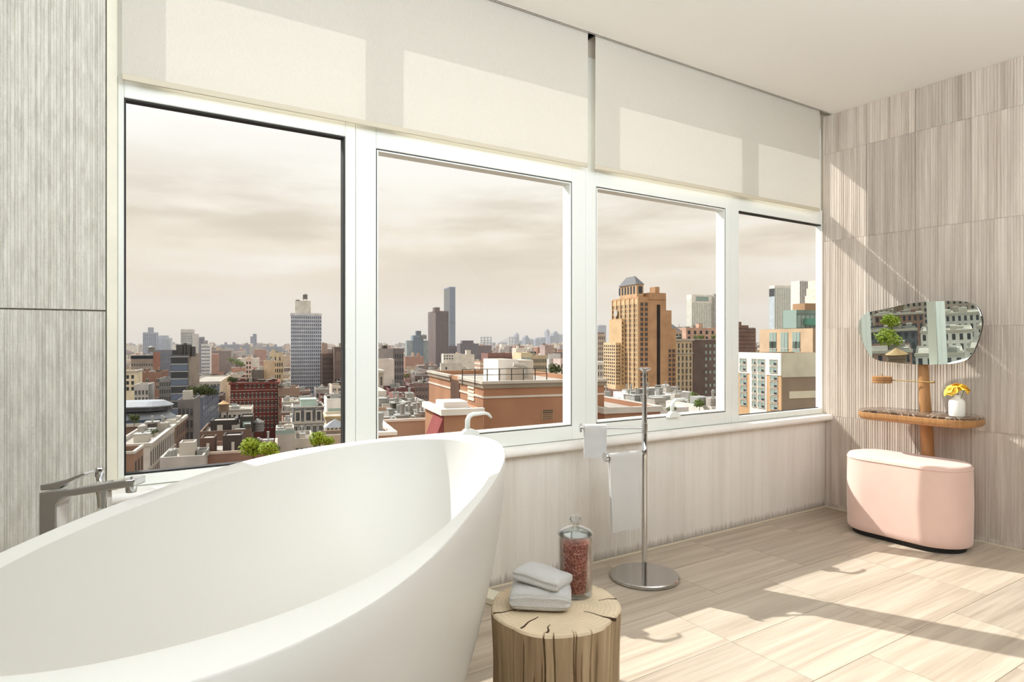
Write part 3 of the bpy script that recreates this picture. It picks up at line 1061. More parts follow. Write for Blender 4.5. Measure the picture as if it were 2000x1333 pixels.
mpx = [(1676, 640), (1681, 621), (1694, 610), (1724, 603), (1769, 593), (1814, 588), (1863, 586.5), (1893, 589), (1910, 599), (1918, 619.5), (1917, 640), (1906, 674), (1893, 696), (1878, 706), (1844, 711), (1788, 711), (1750, 708), (1712.6, 703), (1694, 689), (1681, 659)]
mw = []
XM = 4.175
for x_, y_ in mpx:
    t_ = (x_ - 1000) / 1260
    s_ = XM / (.5449 + .8385 * t_)
    mw.append((s_ * (.8384 - .5449 * t_), 1.18 + (665 - y_) / 1260 * s_, 0))
mw = catmull(mw, 6)
zc_ = 1.235
TILT = radians(3.0)


def mring(sc, dx):
    yc = sum(p.x for p in mw) / len(mw)
    out = []
    for p in mw:
        y_ = yc + (p.x - yc) * sc; z_ = (p.y - zc_) * sc
        out.append((XM - z_ * sin(TILT) + dx, y_, zc_ + z_ * cos(TILT)))
    return out


vp(MB().loft([mring(1.0, .016), mring(1.0, .0015)], 0, True, True, False)).build('mirror_back', M['steel_dark'], va, True)
mo = vp(MB().loft([mring(1.0, .001), mring(.995, 0.0)], 0, True, False, True)).build('mirror', M['mirror'], va)
mo['label'] = 'rounded frameless mirror glass'
vp(MB().tube([(4.20, 1.934, 1.15), (4.245, 1.934, 1.15)], .02, 12)).build('mirror_mount', M['oak'], va, True)
arm = vp(MB().tube([(4.205, 2.16, .934), (4.205, 1.86, .934)], .0035, 8)).build('swing_arm', M['brass'], va, True)
vp(MB().tube([(4.205, 1.872, .934), (4.205, 1.852, .934)], .007, 10)).build('arm_knob', M['brass'], arm, True)
tray = vp(MB().lathe([(0, .914), (.050, .914), (.055, .917), (.056, .932), (.054, .934), (.056, .936), (.056, .944), (.054, .946), (.057, .948), (.057, .954), (.050, .957), (0, .957)], 40, (4.19, 2.148))).build('wooden_box', M['oak'], va, True)
vp(MB().lathe([(.003, .957), (.003, .975), (0, .976)], 8, (4.19, 2.148))).build('pin', M['brass'], tray, True)
vp(MB().lathe([(.0562, .9325), (.0566, .9335), (.0562, .9345)], 40, (4.19, 2.148))).build('groove', M['oak_dark'], tray, True)

# vase and flowers on the vanity
vx, vy = 4.115, 1.695
vz = .7503
vs = tag(MB().lathe([(0, 0), (.034, 0), (.0385, .004), (.040, .015), (.040, .082), (.036, .094), (.024, .104), (.0185, .109), (.018, .118), (.021, .123), (.018, .124), (.0155, .118), (.0155, .108), (.030, .092), (.034, .080), (.034, .01), (0, .008)], 40).build('vase', M['ceramic'], None, True, (vx, vy, vz)),
         'small white ceramic bottle vase on the marble vanity shelf', 'vase')


def bloom(c, tilt, seed, sc=1.0):
    rr = random.Random(seed)
    mb_ = MB()
    for layer, (n_, ang, ln) in enumerate(((4, 78, .020), (6, 58, .026), (8, 34, .032), (9, 12, .036))):
        for q in range(n_):
            az = 2 * pi * q / n_ + layer * .5 + rr.uniform(-.2, .2)
            el_ = radians(ang + rr.uniform(-9, 9))
            L = ln * sc * rr.uniform(.85, 1.15)
            rows_ = []
            for i in range(5):
                u = i / 4
                e2 = el_ + (.5 - u) * .9
                rad_ = L * u * cos(e2); z_ = L * u * sin(e2)
                hw = L * .55 * sin(pi * (.16 + .72 * u)) + .001
                rows_.append([(rad_ * cos(az) - v_ * hw * sin(az), rad_ * sin(az) + v_ * hw * cos(az), z_ + .004 * abs(v_) * sin(u * 3) + .0015 * rr.uniform(-1, 1)) for v_ in (-1, -.5, 0, .5, 1)])
            mb_.loft(rows_, 0, close=False)
    ct, st_ = cos(tilt[0]), sin(tilt[0])
    cz_, sz_ = cos(tilt[1]), sin(tilt[1])
    nv_ = []
    for x_, y_, z_ in mb_.v:
        x1, z1 = x_ * ct + z_ * st_, -x_ * st_ + z_ * ct
        nv_.append((x1 * cz_ - y_ * sz_, x1 * sz_ + y_ * cz_, z1))
    mb_.v = nv_
    return mb_


for q, (dx, dy, dz, ti, az, sc, lab) in enumerate(((-.018, .022, .148, .7, 2.6, 1.15, 'large yellow flower at the front left of the white vase'),
                                                  (.012, -.004, .166, .3, .6, 1.0, 'upper yellow flower in the middle of the white vase'),
                                                  (-.004, -.042, .160, .8, -1.2, .9, 'yellow flower leaning out to the right of the white vase'),
                                                  (.010, .028, .160, .5, 1.2, .8, 'small yellow flower at the back of the white vase'))):
    fr = tag(empty('yellow_flower', (vx + dx, vy + dy, vz + dz)), lab, 'flower', 'flowers in the vase')
    bloom((0, 0, 0), (ti, az), 20 + q, sc).build('bloom', M['yellow'], fr, True)
    MB().tube([(-dx * .95, -dy * .95, -dz + .03), (-dx * .5, -dy * .5, -dz * .35), (0, 0, .001)], .0016, 6).build('stem', M['stem'], fr, True)

# cream stone piece on the floor behind the stump
q = (.5449 * 2.95 + .8385 * -.10, .8384 * 2.95 + .5449 * .10)
o = MB().box(-.045, .045, -.12, .12, 0, .03).build('stone_block', M['jamb'], None, False, (q[0], q[1] - .03, .0005), .35)
tag(bevel(o, .004), 'low cream stone block on the floor between bathtub and stump', 'stone block')


# ------------------------------------------------------------------ the city outside
ZG = -50.0                                     # street level below the bathroom floor
GY = atan2(-.2316, .9729)                      # yaw of the street grid


def cw(lat, dep):
    return (.5449 * dep + .8385 * lat, .8384 * dep - .5449 * lat)


struct(MB().box(-3000, 4200, 12, 5200, ZG - 1, ZG).build('ground', M['street']))


class Bld:
    """A building on the street grid: front-left top corner seen at (x0, yt) at depth D; local x along the front, y back."""

    def __init__(s, name, label, x0, x1, yt, D, wall, depth=None, xl=None, xr=None, roof='roof_tar', zb=ZG, cat='building', par=.8, group=None, body=True):
        s.D = D
        t0, t1 = (x0 - 1000) / 1260, (x1 - 1000) / 1260
        s.L = (t1 - t0) * D / (.942 - .336 * t1)
        a = cw(t0 * D, D)
        s.H = CAM_Z + (665 - yt) / 1260 * D - zb
        if xl is not None:
            tl = (xl - 1000) / 1260
            depth = (t0 - tl) * D / (.336 + .942 * tl)
        if xr is not None:
            tr = (xr - 1000) / 1260
            D1 = D + .336 * s.L
            depth = (t1 - tr) * D1 / (.336 + .942 * tr)
        s.S = depth or s.L
        s.zb = zb
        s.o = tag(empty(name, (a[0], a[1], zb), GY), label, cat, group)
        s.wm = F(wall) if isinstance(wall, tuple) else M[wall]
        if body:
            s.block(0, s.L, 0, s.S, 0, s.H, par, roof, 'wall')

    def zy(s, y, dep=None):
        """Local height of a picture row at the front."""
        return CAM_Z + (665 - y) / 1260 * (dep or s.D) - s.zb

    def xx(s, px, back=0.0):
        """Local x of a picture column on the plane y = back."""
        t0 = (px - 1000) / 1260
        # camera lateral/depth of local (x, back)
        inv = s.o
        wx, wy = inv.location.x, inv.location.y
        lat0 = .8385 * wx - .5449 * wy - .336 * back
        dep0 = .5449 * wx + .8384 * wy + .942 * back
        return (t0 * dep0 - lat0) / (.942 - .336 * t0)

    def block(s, x0, x1, y0, y1, z0, z1, par=.6, roof='roof_tar', name='bulkhead', mat=None):
        mat = mat or s.wm
        mb_ = MB()
        t_ = min(.35, (x1 - x0) * .1)
        zr = z1 - par
        mb_.box(x0, x1, y0, y1, z0, z1, 0, skip='tb')
        if par > 0:
            i = len(mb_.v)
            mb_.v += [(x0, y0, z1), (x1, y0, z1), (x1, y1, z1), (x0, y1, z1), (x0 + t_, y0 + t_, z1), (x1 - t_, y0 + t_, z1), (x1 - t_, y1 - t_, z1), (x0 + t_, y1 - t_, z1),
                      (x0 + t_, y0 + t_, zr), (x1 - t_, y0 + t_, zr), (x1 - t_, y1 - t_, zr), (x0 + t_, y1 - t_, zr)]
            for q_ in range(4):
                r_ = (q_ + 1) % 4
                mb_.f += [(i + q_, i + r_, i + 4 + r_, i + 4 + q_), (i + 4 + q_, i + 4 + r_, i + 8 + r_, i + 8 + q_)]
                mb_.m += [0, 0]
            mb_.f.append((i + 8, i + 9, i + 10, i + 11)); mb_.m.append(1)
        else:
            mb_.poly([(x0, y0, z1), (x1, y0, z1), (x1, y1, z1), (x0, y1, z1)], 1)
        return mb_.build(name, [mat, M[roof]], s.o)

    def part(s, mb_, name, mats, smooth=False):
        return mb_.build(name, mats, s.o, smooth)

    def band(s, z0, z1, out=.25, mat=None, name='cornice', x0=None, x1=None, side='flr'):
        x0 = 0 if x0 is None else x0; x1 = s.L if x1 is None else x1
        xa, xb = x0 - (out if 'l' in side else 0), x1 + (out if 'r' in side else 0)
        m_ = MB()
        if 'f' in side:
            m_.box(xa, xb, -out, .3, z0, z1)
        y0_ = .3 if 'f' in side else 0
        if 'l' in side:
            m_.box(xa, x0 + .3, y0_, s.S, z0, z1)
        if 'r' in side:
            m_.box(x1 - .3, xb, y0_, s.S, z0, z1)
        return m_.build(name, mat or M['trim_light'], s.o)

    def wins(s, face, cols, rows, z0, z1, a0=None, a1=None, wf=.55, hf=.6, pane='pane', sill='trim_light', single=False, y=0.0, x=None, jit=0):
        """Window grid on a face: 'f' front (plane y), 'l' left side (plane x=0), 'r' right side (plane x=L)."""
        ln = s.L if face == 'f' else s.S
        a0 = 0 if a0 is None else a0; a1 = ln if a1 is None else a1
        pw, ph = (a1 - a0) / cols, (z1 - z0) / rows
        ww, wh = pw * wf, ph * hf
        rr = random.Random(cols * 31 + rows)
        mb_ = MB()

        def unit(m_, u, z, k_=1.0):
            # pane, and around it a raised surround with sill
            def bx(u0, u1, zz0, zz1, d_, mi):
                if face == 'f':
                    m_.box(u0, u1, y - d_, y, zz0, zz1, mi, skip='k')
                elif face == 'l':
                    xx_ = 0 if x is None else x
                    m_.box(xx_ - d_, xx_, u0, u1, zz0, zz1, mi, skip='r')
                else:
                    xx_ = s.L if x is None else x
                    m_.box(xx_, xx_ + d_, u0, u1, zz0, zz1, mi, skip='l')
            bx(u, u + ww, z, z + wh, .04, 0)
            if sill:
                bx(u - ww * .08, u + ww * 1.08, z - wh * .13, z, .16, 1)
                bx(u - ww * .08, u + ww * 1.08, z + wh, z + wh * 1.12, .12, 1)
                bx(u + ww * .46, u + ww * .54, z, z + wh, .07, 1)
        mats = [M[pane], M[sill] if isinstance(sill, str) and sill in M else (F(sill) if sill else M[pane])]
        if single:
            unit(mb_, 0, 0)
            me_ = mb_.mesh('window', mats)
            for i in range(cols):
                for j_ in range(rows):
                    u = a0 + pw * (i + .5) - ww / 2; z = z0 + ph * (j_ + .5) - wh / 2
                    link('window', me_, s.o, (u, 0, z) if face == 'f' else (0, u, z))
            return
        for i in range(cols):
            for j_ in range(rows):
                if jit and rr.random() < jit:
                    continue
                unit(mb_, a0 + pw * (i + .5) - ww / 2, z0 + ph * (j_ + .5) - wh / 2)
        stuff(mb_.build('windows', mats, s.o))

    def clutter(s, n_, seed, z=None, x0=0, x1=None, y0=0, y1=None, big=1.0):
        """Bulkheads, ducts and rooftop units standing on the roof."""
        rr = random.Random(seed)
        x1 = s.L if x1 is None else x1; y1 = s.S if y1 is None else y1
        z = (s.H - .8) if z is None else z
        for q_ in range(n_):
            w_, d_, h_ = rr.uniform(1.2, 3.2) * big, rr.uniform(1.2, 3) * big, rr.uniform(.8, 2.4) * big
            w_ = min(w_, (x1 - x0) * .4); d_ = min(d_, (y1 - y0) * .4)
            cx_ = rr.uniform(x0 + w_ * .6, x1 - w_ * .6); cy_ = rr.uniform(y0 + d_ * .6, y1 - d_ * .6)
            mat = rr.choice((M['ac'], M['ac'], s.wm, M['roof_pale'], M['trim_light'], M['roof_dark']))
            mb_ = MB().box(cx_ - w_ / 2, cx_ + w_ / 2, cy_ - d_ / 2, cy_ + d_ / 2, z, z + h_, 0)
            if rr.random() < .6:
                mb_.box(cx_ - w_ / 2 - .1, cx_ + w_ / 2 + .1, cy_ - d_ / 2 - .1, cy_ + d_ / 2 + .1, z + h_, z + h_ + .12, 1)
            if rr.random() < .5:
                mb_.lathe([(.18, z + h_), (.18, z + h_ + rr.uniform(.5, 1.4)), (.3, z + h_ + 1.5), (0, z + h_ + 1.6)], 8, (cx_, cy_), 1)
            mb_.build('rooftop_unit', [mat, M['ac']], s.o)


def water_tower(px, ybot, ytop, D, label, wood=True, wpx=None, leg=.35):
    """Wooden roof tank on legs with a conical lid; picture rows of its feet and tip at depth D."""
    zb = CAM_Z + (665 - ybot) / 1260 * D; zt = CAM_Z + (665 - ytop) / 1260 * D
    p = cw((px - 1000) / 1260 * D, D)
    return tower_at(p[0], p[1], zb, zt - zb, (wpx / 1260 * D / 2) if wpx else (zt - zb) * .28, label, wood, leg)


def tower_at(x, y, zb, H, R, label, wood=True, leg=.35, group=None):
    w = tag(empty('water_tower', (x, y, zb), GY), label, 'water tower', group)
    z0 = H * leg
    z1 = H * .80
    MB().lathe([(R * .96, z0), (R, z0 + .05), (R * .95, z1)], 20, cap0=True, cap1=True).build('tank', M['tank_wood'] if wood else M['tank_metal'], w, True)
    MB().lathe([(R * 1.12, z1), (R * .5, z1 + (H - z1) * .55), (.05, H)], 20, cap0=True).build('cone_roof', M['tank_roof'] if wood else M['tank_metal'], w)
    for hz in (.25, .5, .75):
        z_ = z0 + (z1 - z0) * hz
        MB().lathe([(R * 1.0, z_), (R * 1.02, z_ + .05), (R * 1.0, z_ + .1)], 20).build('hoop', M['rail'], w)
    for sx_ in (-1, 1):
        for sy_ in (-1, 1):
            MB().box(sx_ * R * .65 - .09, sx_ * R * .65 + .09, sy_ * R * .65 - .09, sy_ * R * .65 + .09, 0, z0).build('leg', M['rail'], w)
    return w


def tree_at(x, y, z, h, r, mat, label, seed, group=None, n_=900, name='tree'):
    rr = random.Random(seed)
    t_ = tag(empty(name, (x, y, z)), label, 'tree', group)
    MB().tube([(0, 0, 0), (.05 * r, 0, h * .35), (0, .05 * r, h * .6)], [h * .03, h * .025, h * .015], 6).build('trunk', M['trunk'], t_)
    blobs = [(rr.uniform(-.55, .55) * r, rr.uniform(-.55, .55) * r, h * rr.uniform(.5, .85), r * rr.uniform(.35, .6)) for _ in range(9)]
    mb_ = MB()
    for i in range(n_):
        bx_, by_, bz_, br = rr.choice(blobs)
        u = rr.uniform(-1, 1); a = rr.uniform(0, 2 * pi); q_ = sqrt(1 - u * u)
        k_ = br * rr.uniform(.7, 1.05)
        c = Vector((bx_ + k_ * q_ * cos(a), by_ + k_ * q_ * sin(a), bz_ + k_ * u * .85))
        nrm = Vector((q_ * cos(a) + rr.uniform(-.6, .6), q_ * sin(a) + rr.uniform(-.6, .6), u + rr.uniform(-.4, .8))).normalized()
        tg = nrm.cross(Vector((rr.uniform(-1, 1), rr.uniform(-1, 1), rr.uniform(-1, 1)))).normalized(); bt = nrm.cross(tg)
        sz = r * rr.uniform(.07, .15)
        mb_.poly([c - tg * sz, c + bt * sz * .6, c + tg * sz, c - bt * sz * .6])
    o_ = mb_.build('foliage', mat, t_)
    stuff(o_)
    return t_


def tree(px, ybot, D, hpx, rpx, mat, label, seed, group=None, n_=900, name='tree'):
    p = cw((px - 1000) / 1260 * D, D)
    return tree_at(p[0], p[1], CAM_Z + (665 - ybot) / 1260 * D, hpx / 1260 * D, rpx / 1260 * D, mat, label, seed, group, n_, name)


# ---- seen through window 1, near rooftops first
b = Bld('corner_building', 'brown brick corner building at the bottom left edge of the first window', 215, 262, 884, 100, (150, 112, 86), xr=280, roof='roof_dark')
b.wins('r', 3, 2, b.H - 7.5, b.H - 1.2, sill=None, wf=.45, hf=.7)
b.band(b.H - .3, b.H + .1, .15, side='fr')
b = Bld('loft_building', 'long white ornate loft building with rows of tall arched windows', 215, 293, 868, 120, (205, 198, 186), xr=341, roof='roof_pale')
b.wins('r', 13, 3, b.H - 12.5, b.H - 1.2, wf=.5, hf=.74, pane='pane', sill='trim_light')
b.band(b.H - .55, b.H + .05, .45, side='fr'); b.band(b.H - 4.9, b.H - 4.65, .3, side='r', name='string_course'); b.band(b.H - 8.7, b.H - 8.45, .3, side='r', name='string_course')
b.clutter(9, 3)
b = Bld('rooftop_house', 'grey low roof with a white bulkhead and round vents in the foreground', 312, 398, 893, 101, (176, 170, 162), depth=9, roof='roof_pale')
b.block(b.xx(350, 2), b.xx(380, 2), 2, 5.2, b.H - .8, b.H + 1.9, .25, 'roof_pale', 'bulkhead', M['trim_light'])
b.block(b.xx(384, 3), b.xx(405, 3), 3, 6, b.H - .8, b.H + .35, .5, 'roof_dark', 'skylight_well', M['ac'])
for q_, px_ in enumerate((330, 337, 343)):
    x_ = b.xx(px_, 3 + q_)
    MB().lathe([(.25, b.H - .8), (.25, b.H + .3), (.4, b.H + .45), (0, b.H + .75)], 10, (x_, 3 + q_)).build('vent', M['ac'], b.o)
b = Bld('curved_roof_building', 'building with two stacked grey metal roofs rounded at the corner', 205, 345, 829, 165, (128, 98, 78), xr=364, roof='roof_tar')
b.band(b.H - .7, b.H + .1, .5, side='fr')
b.wins('r', 5, 3, b.H - 11, b.H - 1.4, sill=(128, 98, 78))


def stadium(x0, x1, y0, y1):
    r_ = (y1 - y0) / 2
    pts = [(x0, y0)] + [(x1 - r_ + r_ * cos(radians(a)), y0 + r_ + r_ * sin(radians(a))) for a in range(-90, 91, 15)] + [(x0, y1)]
    return pts


xr1, xr2 = b.xx(338, 3), b.xx(333, 3)
for zz0, zz1, xe, mm, nm in ((b.H - .8, b.zy(818, 172), xr1 - .3, M['pane_blue'], 'glass_storey'), (b.zy(802, 172), b.zy(794, 172), xr2 - .3, M['pane'], 'glass_storey')):
    b.part(MB().prism(stadium(0, xe, 3, 14), zz0, zz1 + .05), nm, mm)
for zlo, zhi, xe in ((b.zy(818, 172), b.zy(805, 172), xr1), (b.zy(794, 172), b.zy(784, 172), xr2)):
    s0 = stadium(0, xe, 2.6, 14.4); s1 = stadium(0, xe - 2.2, 5.2, 11.8)
    ro = b.part(MB().loft([[(p[0], p[1], zlo) for p in s0], [(p[0], p[1], zlo + .25) for p in s0], [(p[0], p[1], zhi) for p in s1]], 0, True, True, True), 'curved_roof', M['zinc'])
b.part(MB().box(b.xx(350, 3) - 3, b.L - .4, .3, 12, b.H - .8, b.H + .6), 'roof_terrace', M['trim_light'])
tree(262, 832, 158, 24, 14, M['leaf_dark'], 'dark green roof garden tree beside the curved grey roofs', 3, 'roof garden trees', 500)
tree(300, 852, 134, 15, 11, M['leaf_dark'], 'dark bush on the roof behind the long white loft building', 4, 'roof garden trees', 400)

b = Bld('slab_building', 'narrow dark grey building with a pale top between two streets', 347, 378, 780, 190, (112, 106, 104), xr=391, roof='roof_pale')
b.wins('f', 4, 8, b.H - 30, b.H - 2, pane='pane', sill=(112, 106, 104)); b.block(b.L * .25, b.L * .8, 2, 6, b.H - .8, b.H + 2.4, .2, 'roof_pale', 'bulkhead', M['trim_light'])
b = Bld('garden_roof_building', 'blue-grey street building with a green garden on its roof', 372, 396, 776, 232, (92, 100, 118), xr=428, roof='roof_dark')
b.wins('r', 8, 6, b.H - 24, b.H - 1.5, pane='pane_blue', sill=(120, 126, 140))
for q_, (px_, hh, rr_) in enumerate(((383, 26, 18), (402, 28, 18), (415, 22, 14))):
    tree(px_, 778, 240 + q_ * 5, hh, rr_, M['leaf_dark'], ['leftmost dark tree on the blue-grey garden roof', 'middle dark tree on the blue-grey garden roof', 'rightmost dark tree on the blue-grey garden roof'][q_], 10 + q_, 'roof garden trees', 500)

b = Bld('brick_complex', 'dark brown brick building with black penthouse boxes behind the tub', 390, 490, 842, 128, (116, 90, 74), depth=14, roof='roof_pale')
b.block(b.xx(411, 2.5), b.xx(463, 2.5), 2.5, 8, b.H - .8, b.zy(822, 130), .25, 'roof_pale', 'penthouse', F((66, 60, 58)))
b.part(MB().box(b.xx(424, 2.4), b.xx(435, 2.4), 2.38, 2.5, b.zy(843, 130), b.zy(831, 130)), 'penthouse_door', M['trim_light'])
b.block(b.xx(468, 2.5), b.xx(494, 2.5), 3.4, 9, b.H - .8, b.zy(816, 131), .25, 'roof_tar', 'penthouse', F((70, 66, 62)))
b.part(MB().box(b.xx(474, 3.3), b.xx(490, 3.3), 3.28, 3.4, b.zy(836, 131), b.zy(826, 131)), 'penthouse_window', M['pane_green'])
b.clutter(4, 9, big=.8)
b.wins('f', 9, 1, b.H - 5.5, b.H - 2, pane='pane', sill=(116, 90, 74), jit=.3)
b = Bld('brick_terrace_building', 'low red brown building with two dark roof huts with white doors', 385, 540, 884, 108, (148, 106, 86), depth=13, roof='roof_pale')
b.band(b.H - .35, b.H + .05, .12, F((196, 170, 150)), 'coping', side='flr')
for (xa, xb, yt_, col) in ((391, 419, 855, (104, 74, 64)), (435, 473, 852, (74, 64, 60))):
    b.block(b.xx(xa, 3), b.xx(xb, 3), 3, 7.5, b.H - .8, b.zy(yt_, 111), .3, 'roof_pale', 'roof_hut', F(col))
    xm = (xa + xb) / 2 + 1
    b.part(MB().box(b.xx(xm - 3, 2.95), b.xx(xm + 3, 2.95), 2.92, 3, b.H - .7, b.zy(865, 111)), 'hut_door', M['trim_light'])
b.clutter(3, 5, x0=b.xx(474, 4), x1=b.L * .98, y0=3, y1=9, big=.7)
water_tower(437, 815, 781, 150, 'weathered wooden water tank beside the red building', wpx=19)
water_tower(504, 852, 816, 137, 'grey metal water tank next to the dark penthouses', False, 22, .30)
tree(494, 902, 101, 46, 26, M['leaf_lime'], 'bright lime green roof tree left of the garden terrace', 21, 'lime green roof trees', 1400)
tree(520, 902, 100, 36, 22, M['leaf_lime'], 'bright lime green roof tree in the middle of the garden terrace', 22, 'lime green roof trees', 1400)
tree(536, 893, 104, 24, 12, M['leaf_mid'], 'green roof bush at the right end of the garden terrace', 23, 'lime green roof trees', 800)
tree(624, 880, 112, 36, 20, M['leaf_lime'], 'lime green tree low in front of the grey mansard house', 24, 'lime green roof trees', 1200)
tree(642, 874, 113, 22, 14, M['leaf_lime'], 'yellow green tree at the right edge of the first window', 25, 'lime green roof trees', 1000)
b = Bld('terrace_building', 'pale roof terrace with a glass railing below the mansard house', 538, 576, 848, 150, (190, 180, 166), depth=18, roof='roof_pale')
b.clutter(5, 12, big=.8)
b.part(MB().box(0, b.L, .1, .16, b.H, b.H + 1.0), 'glass_railing', M['pane_green'])
b = Bld('town_house', 'beige town house with chimneys under the mansard house', 576, 612, 856, 152, (196, 184, 164), depth=14, roof='roof_tar')
b.wins('f', 4, 2, b.H - 9, b.H - 1.5, pane='pane'); b.clutter(3, 8, big=.7)
b = Bld('roof_pavilion', 'pale roof with a grey tent pavilion at the right of the first window', 628, 690, 850, 158, (192, 164, 140), depth=9, roof='roof_tar')
xc = b.xx(655, 5)
b.part(MB().loft([[(xc - 2.8, 3, b.H + 1.4), (xc + 2.8, 3, b.H + 1.4), (xc + 2.8, 8, b.H + 1.4), (xc - 2.8, 8, b.H + 1.4)], [(xc - .1, 5.4, b.H + 3.3), (xc + .1, 5.4, b.H + 3.3), (xc + .1, 5.6, b.H + 3.3), (xc - .1, 5.6, b.H + 3.3)]], 0, True, True, True), 'tent_roof', M['zinc'])
for sx_ in (-2.6, 2.6):
    b.part(MB().box(xc + sx_ - .1, xc + sx_ + .1, 3.1, 3.3, b.H - .8, b.H + 1.45), 'tent_post', M['trim_light'])

# mansard house with dormers
b = Bld('mansard_house', 'grey mansard house with three ornate dormer windows and mint green cupola', 571, 633, 824, 200, (150, 150, 148), depth=12, roof='slate')
zt = b.zy(796)
mb = MB().loft([[(0, 0, b.H), (b.L, 0, b.H), (b.L, b.S, b.H), (0, b.S, b.H)], [(.3, .8, b.H + (zt - b.H) * .6), (b.L - .3, .8, b.H + (zt - b.H) * .6), (b.L - .3, b.S - .8, b.H + (zt - b.H) * .6), (.3, b.S - .8, b.H + (zt - b.H) * .6)],
               [(.5, 1.2, zt), (b.L - .5, 1.2, zt), (b.L - .5, b.S - 1.2, zt), (.5, b.S - 1.2, zt)]], 0, True, False, True)
b.part(mb, 'mansard_roof', M['slate'])
b.band(b.H - .5, b.H + .12, .4); b.band(zt, zt + .35, .15, name='ridge_trim'); b.band(b.H - 5.0, b.H - 4.7, .25, name='string_course')
for q_, cx_ in enumerate((.17, .5, .83)):
    x_ = b.L * cx_; w_ = b.L * (.10 if q_ != 1 else .13)
    mb = MB().box(x_ - w_, x_ + w_, -.15, 1.6, b.H, b.H + (zt - b.H) * .78, 0)
    mb.lathe([(w_ * 1.1, 0), (w_ * 1.1, .5)], 16)
    i0 = len(mb.v) - 32
    mb.v[i0:] = [(x_ + p[0], -.2 + p[2], b.H + (zt - b.H) * .74 + max(0, p[1]) * .9) for p in mb.v[i0:]]
    dm = b.part(mb, 'dormer', M['trim_light'])
    MB().box(x_ - w_ * .55, x_ + w_ * .55, -.22, -.14, b.H + .4, b.H + (zt - b.H) * .68).build('pane', M['pane'], dm)
b.wins('f', 5, 2, b.H - 9.5, b.H - .8, wf=.5, hf=.75)
b.part(MB().box(b.L * .26, b.L * .76, 3, 8, zt, b.zy(783)).box(b.L * .24, b.L * .78, 2.8, 8.2, b.zy(783), b.zy(781)), 'cupola', F((176, 206, 188)))
b.clutter(3, 6, z=zt, x0=b.L * .8, y0=2, y1=9, big=.6)
b = Bld('cream_building', 'cream building with yellow bracketed cornice beside the mansard house', 637, 700, 812, 215, (222, 204, 164), depth=14, roof='roof_pale')
b.band(b.H - 1.0, b.H - .1, .5, F((206, 178, 120))); b.wins('f', 8, 2, b.H - 9, b.H - 1.5, pane='pane', wf=.45)
b = Bld('white_penthouse_building', 'white flat-roofed building with a green glass band above the cream cornice', 638, 700, 778, 240, (228, 224, 216), depth=16, roof='roof_pale')
b.part(MB().box(b.xx(641, 0), b.L, -.08, .02, b.zy(807), b.zy(797)), 'glass_band', M['pane_green']); b.clutter(5, 2)
b = Bld('chimney_building', 'pinkish rooftop block with tall brick chimneys at the window edge', 648, 700, 752, 290, (206, 186, 168), depth=16, roof='roof_tar')
b.wins('f', 5, 2, b.H - 5, b.H - 1); b.clutter(4, 4)

# mid distance in window 1
b = Bld('red_building', 'dark red building with rows of white-trimmed windows and heavy cornice', 450, 543, 747, 330, (118, 52, 46), xl=443 if False else None, depth=24, roof='roof_dark')
b.band(b.H - .9, b.H + .1, .8, F((134, 62, 54)))
b.wins('f', 11, 1, b.zy(759), b.zy(749), wf=.5, hf=.55, sill='trim_light', jit=.3)
b.wins('f', 12, 1, b.zy(778), b.zy(766), wf=.5, hf=.62); b.wins('f', 12, 1, b.zy(794), b.zy(782), wf=.5, hf=.62); b.wins('f', 12, 1, b.zy(808), b.zy(797), wf=.5, hf=.62); b.wins('f', 12, 2, b.zy(840), b.zy(811), wf=.5, hf=.55)
for y_ in (763, 780, 796):
    b.band(b.zy(y_), b.zy(y_) + .35, .3, F((176, 132, 122)), 'string_course')
b.clutter(6, 14, big=1.2)
tree(455, 748, 338, 12, 12, M['leaf_dark'], 'dark green roof shrub on the left end of the red building', 31, 'roof garden trees', 400)
b = Bld('red_annex', 'lower red brick annex to the right of the dark red building', 543, 585, 757, 335, (150, 118, 100), depth=20, roof='roof_pale')
b.part(MB().box(b.xx(546, 0), b.xx(570, 0), -.5, 0, b.zy(795), b.zy(776)), 'shopfront', F((150, 76, 66))); b.clutter(6, 15)
b.wins('f', 6, 2, b.zy(795), b.zy(770), wf=.4, pane='pane')
b = Bld('cream_loft', 'cream factory loft with a light tan end wall left of the red building', 368, 430, 745, 372, (182, 178, 166), xr=449, roof='roof_pale')
b.wins('f', 9, 4, b.H - 15, b.H - 1, pane='pane', wf=.6, hf=.62)
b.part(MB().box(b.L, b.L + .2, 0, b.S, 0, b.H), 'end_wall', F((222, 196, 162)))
b = Bld('glass_tower', 'dark grey glass-fronted mid-rise with white floor bands and rooftop machinery', 333, 368, 692, 262, (96, 100, 104), xr=389, roof='roof_dark')
for q_ in range(9):
    z_ = b.H - 1.0 - q_ * 3.0
    b.band(z_, z_ + .32, .12, F((176, 178, 178)), 'floor_band', side='f')
    b.part(MB().box(.3, b.L - .3, -.06, .02, z_ - 2.4, z_ - .1), 'glass_strip', M['pane_blue'] if q_ % 2 else M['pane'])
b.part(MB().box(b.L, b.L + .15, .2, b.S, 0, b.H), 'side_wall', F((150, 134, 118)))
for (xa, xb, yt_) in ((336, 345, 683), (344, 357, 672), (358, 363, 669), (364, 372, 672), (374, 380, 676)):
    b.block(b.xx(xa, 2), b.xx(xb, 2), 2, 6, b.H - .8, b.zy(yt_, 264), .2, 'roof_dark', 'machinery', F((84, 82, 80)))
b = Bld('yellow_building', 'pale yellow building with dark windows at the left window edge', 215, 264, 724, 290, (226, 206, 164), depth=16, roof='roof_pale')
b.wins('f', 5, 3, b.zy(765), b.zy(730), wf=.55, hf=.62, sill=None); b.band(b.H - .6, b.H + .2, .5)
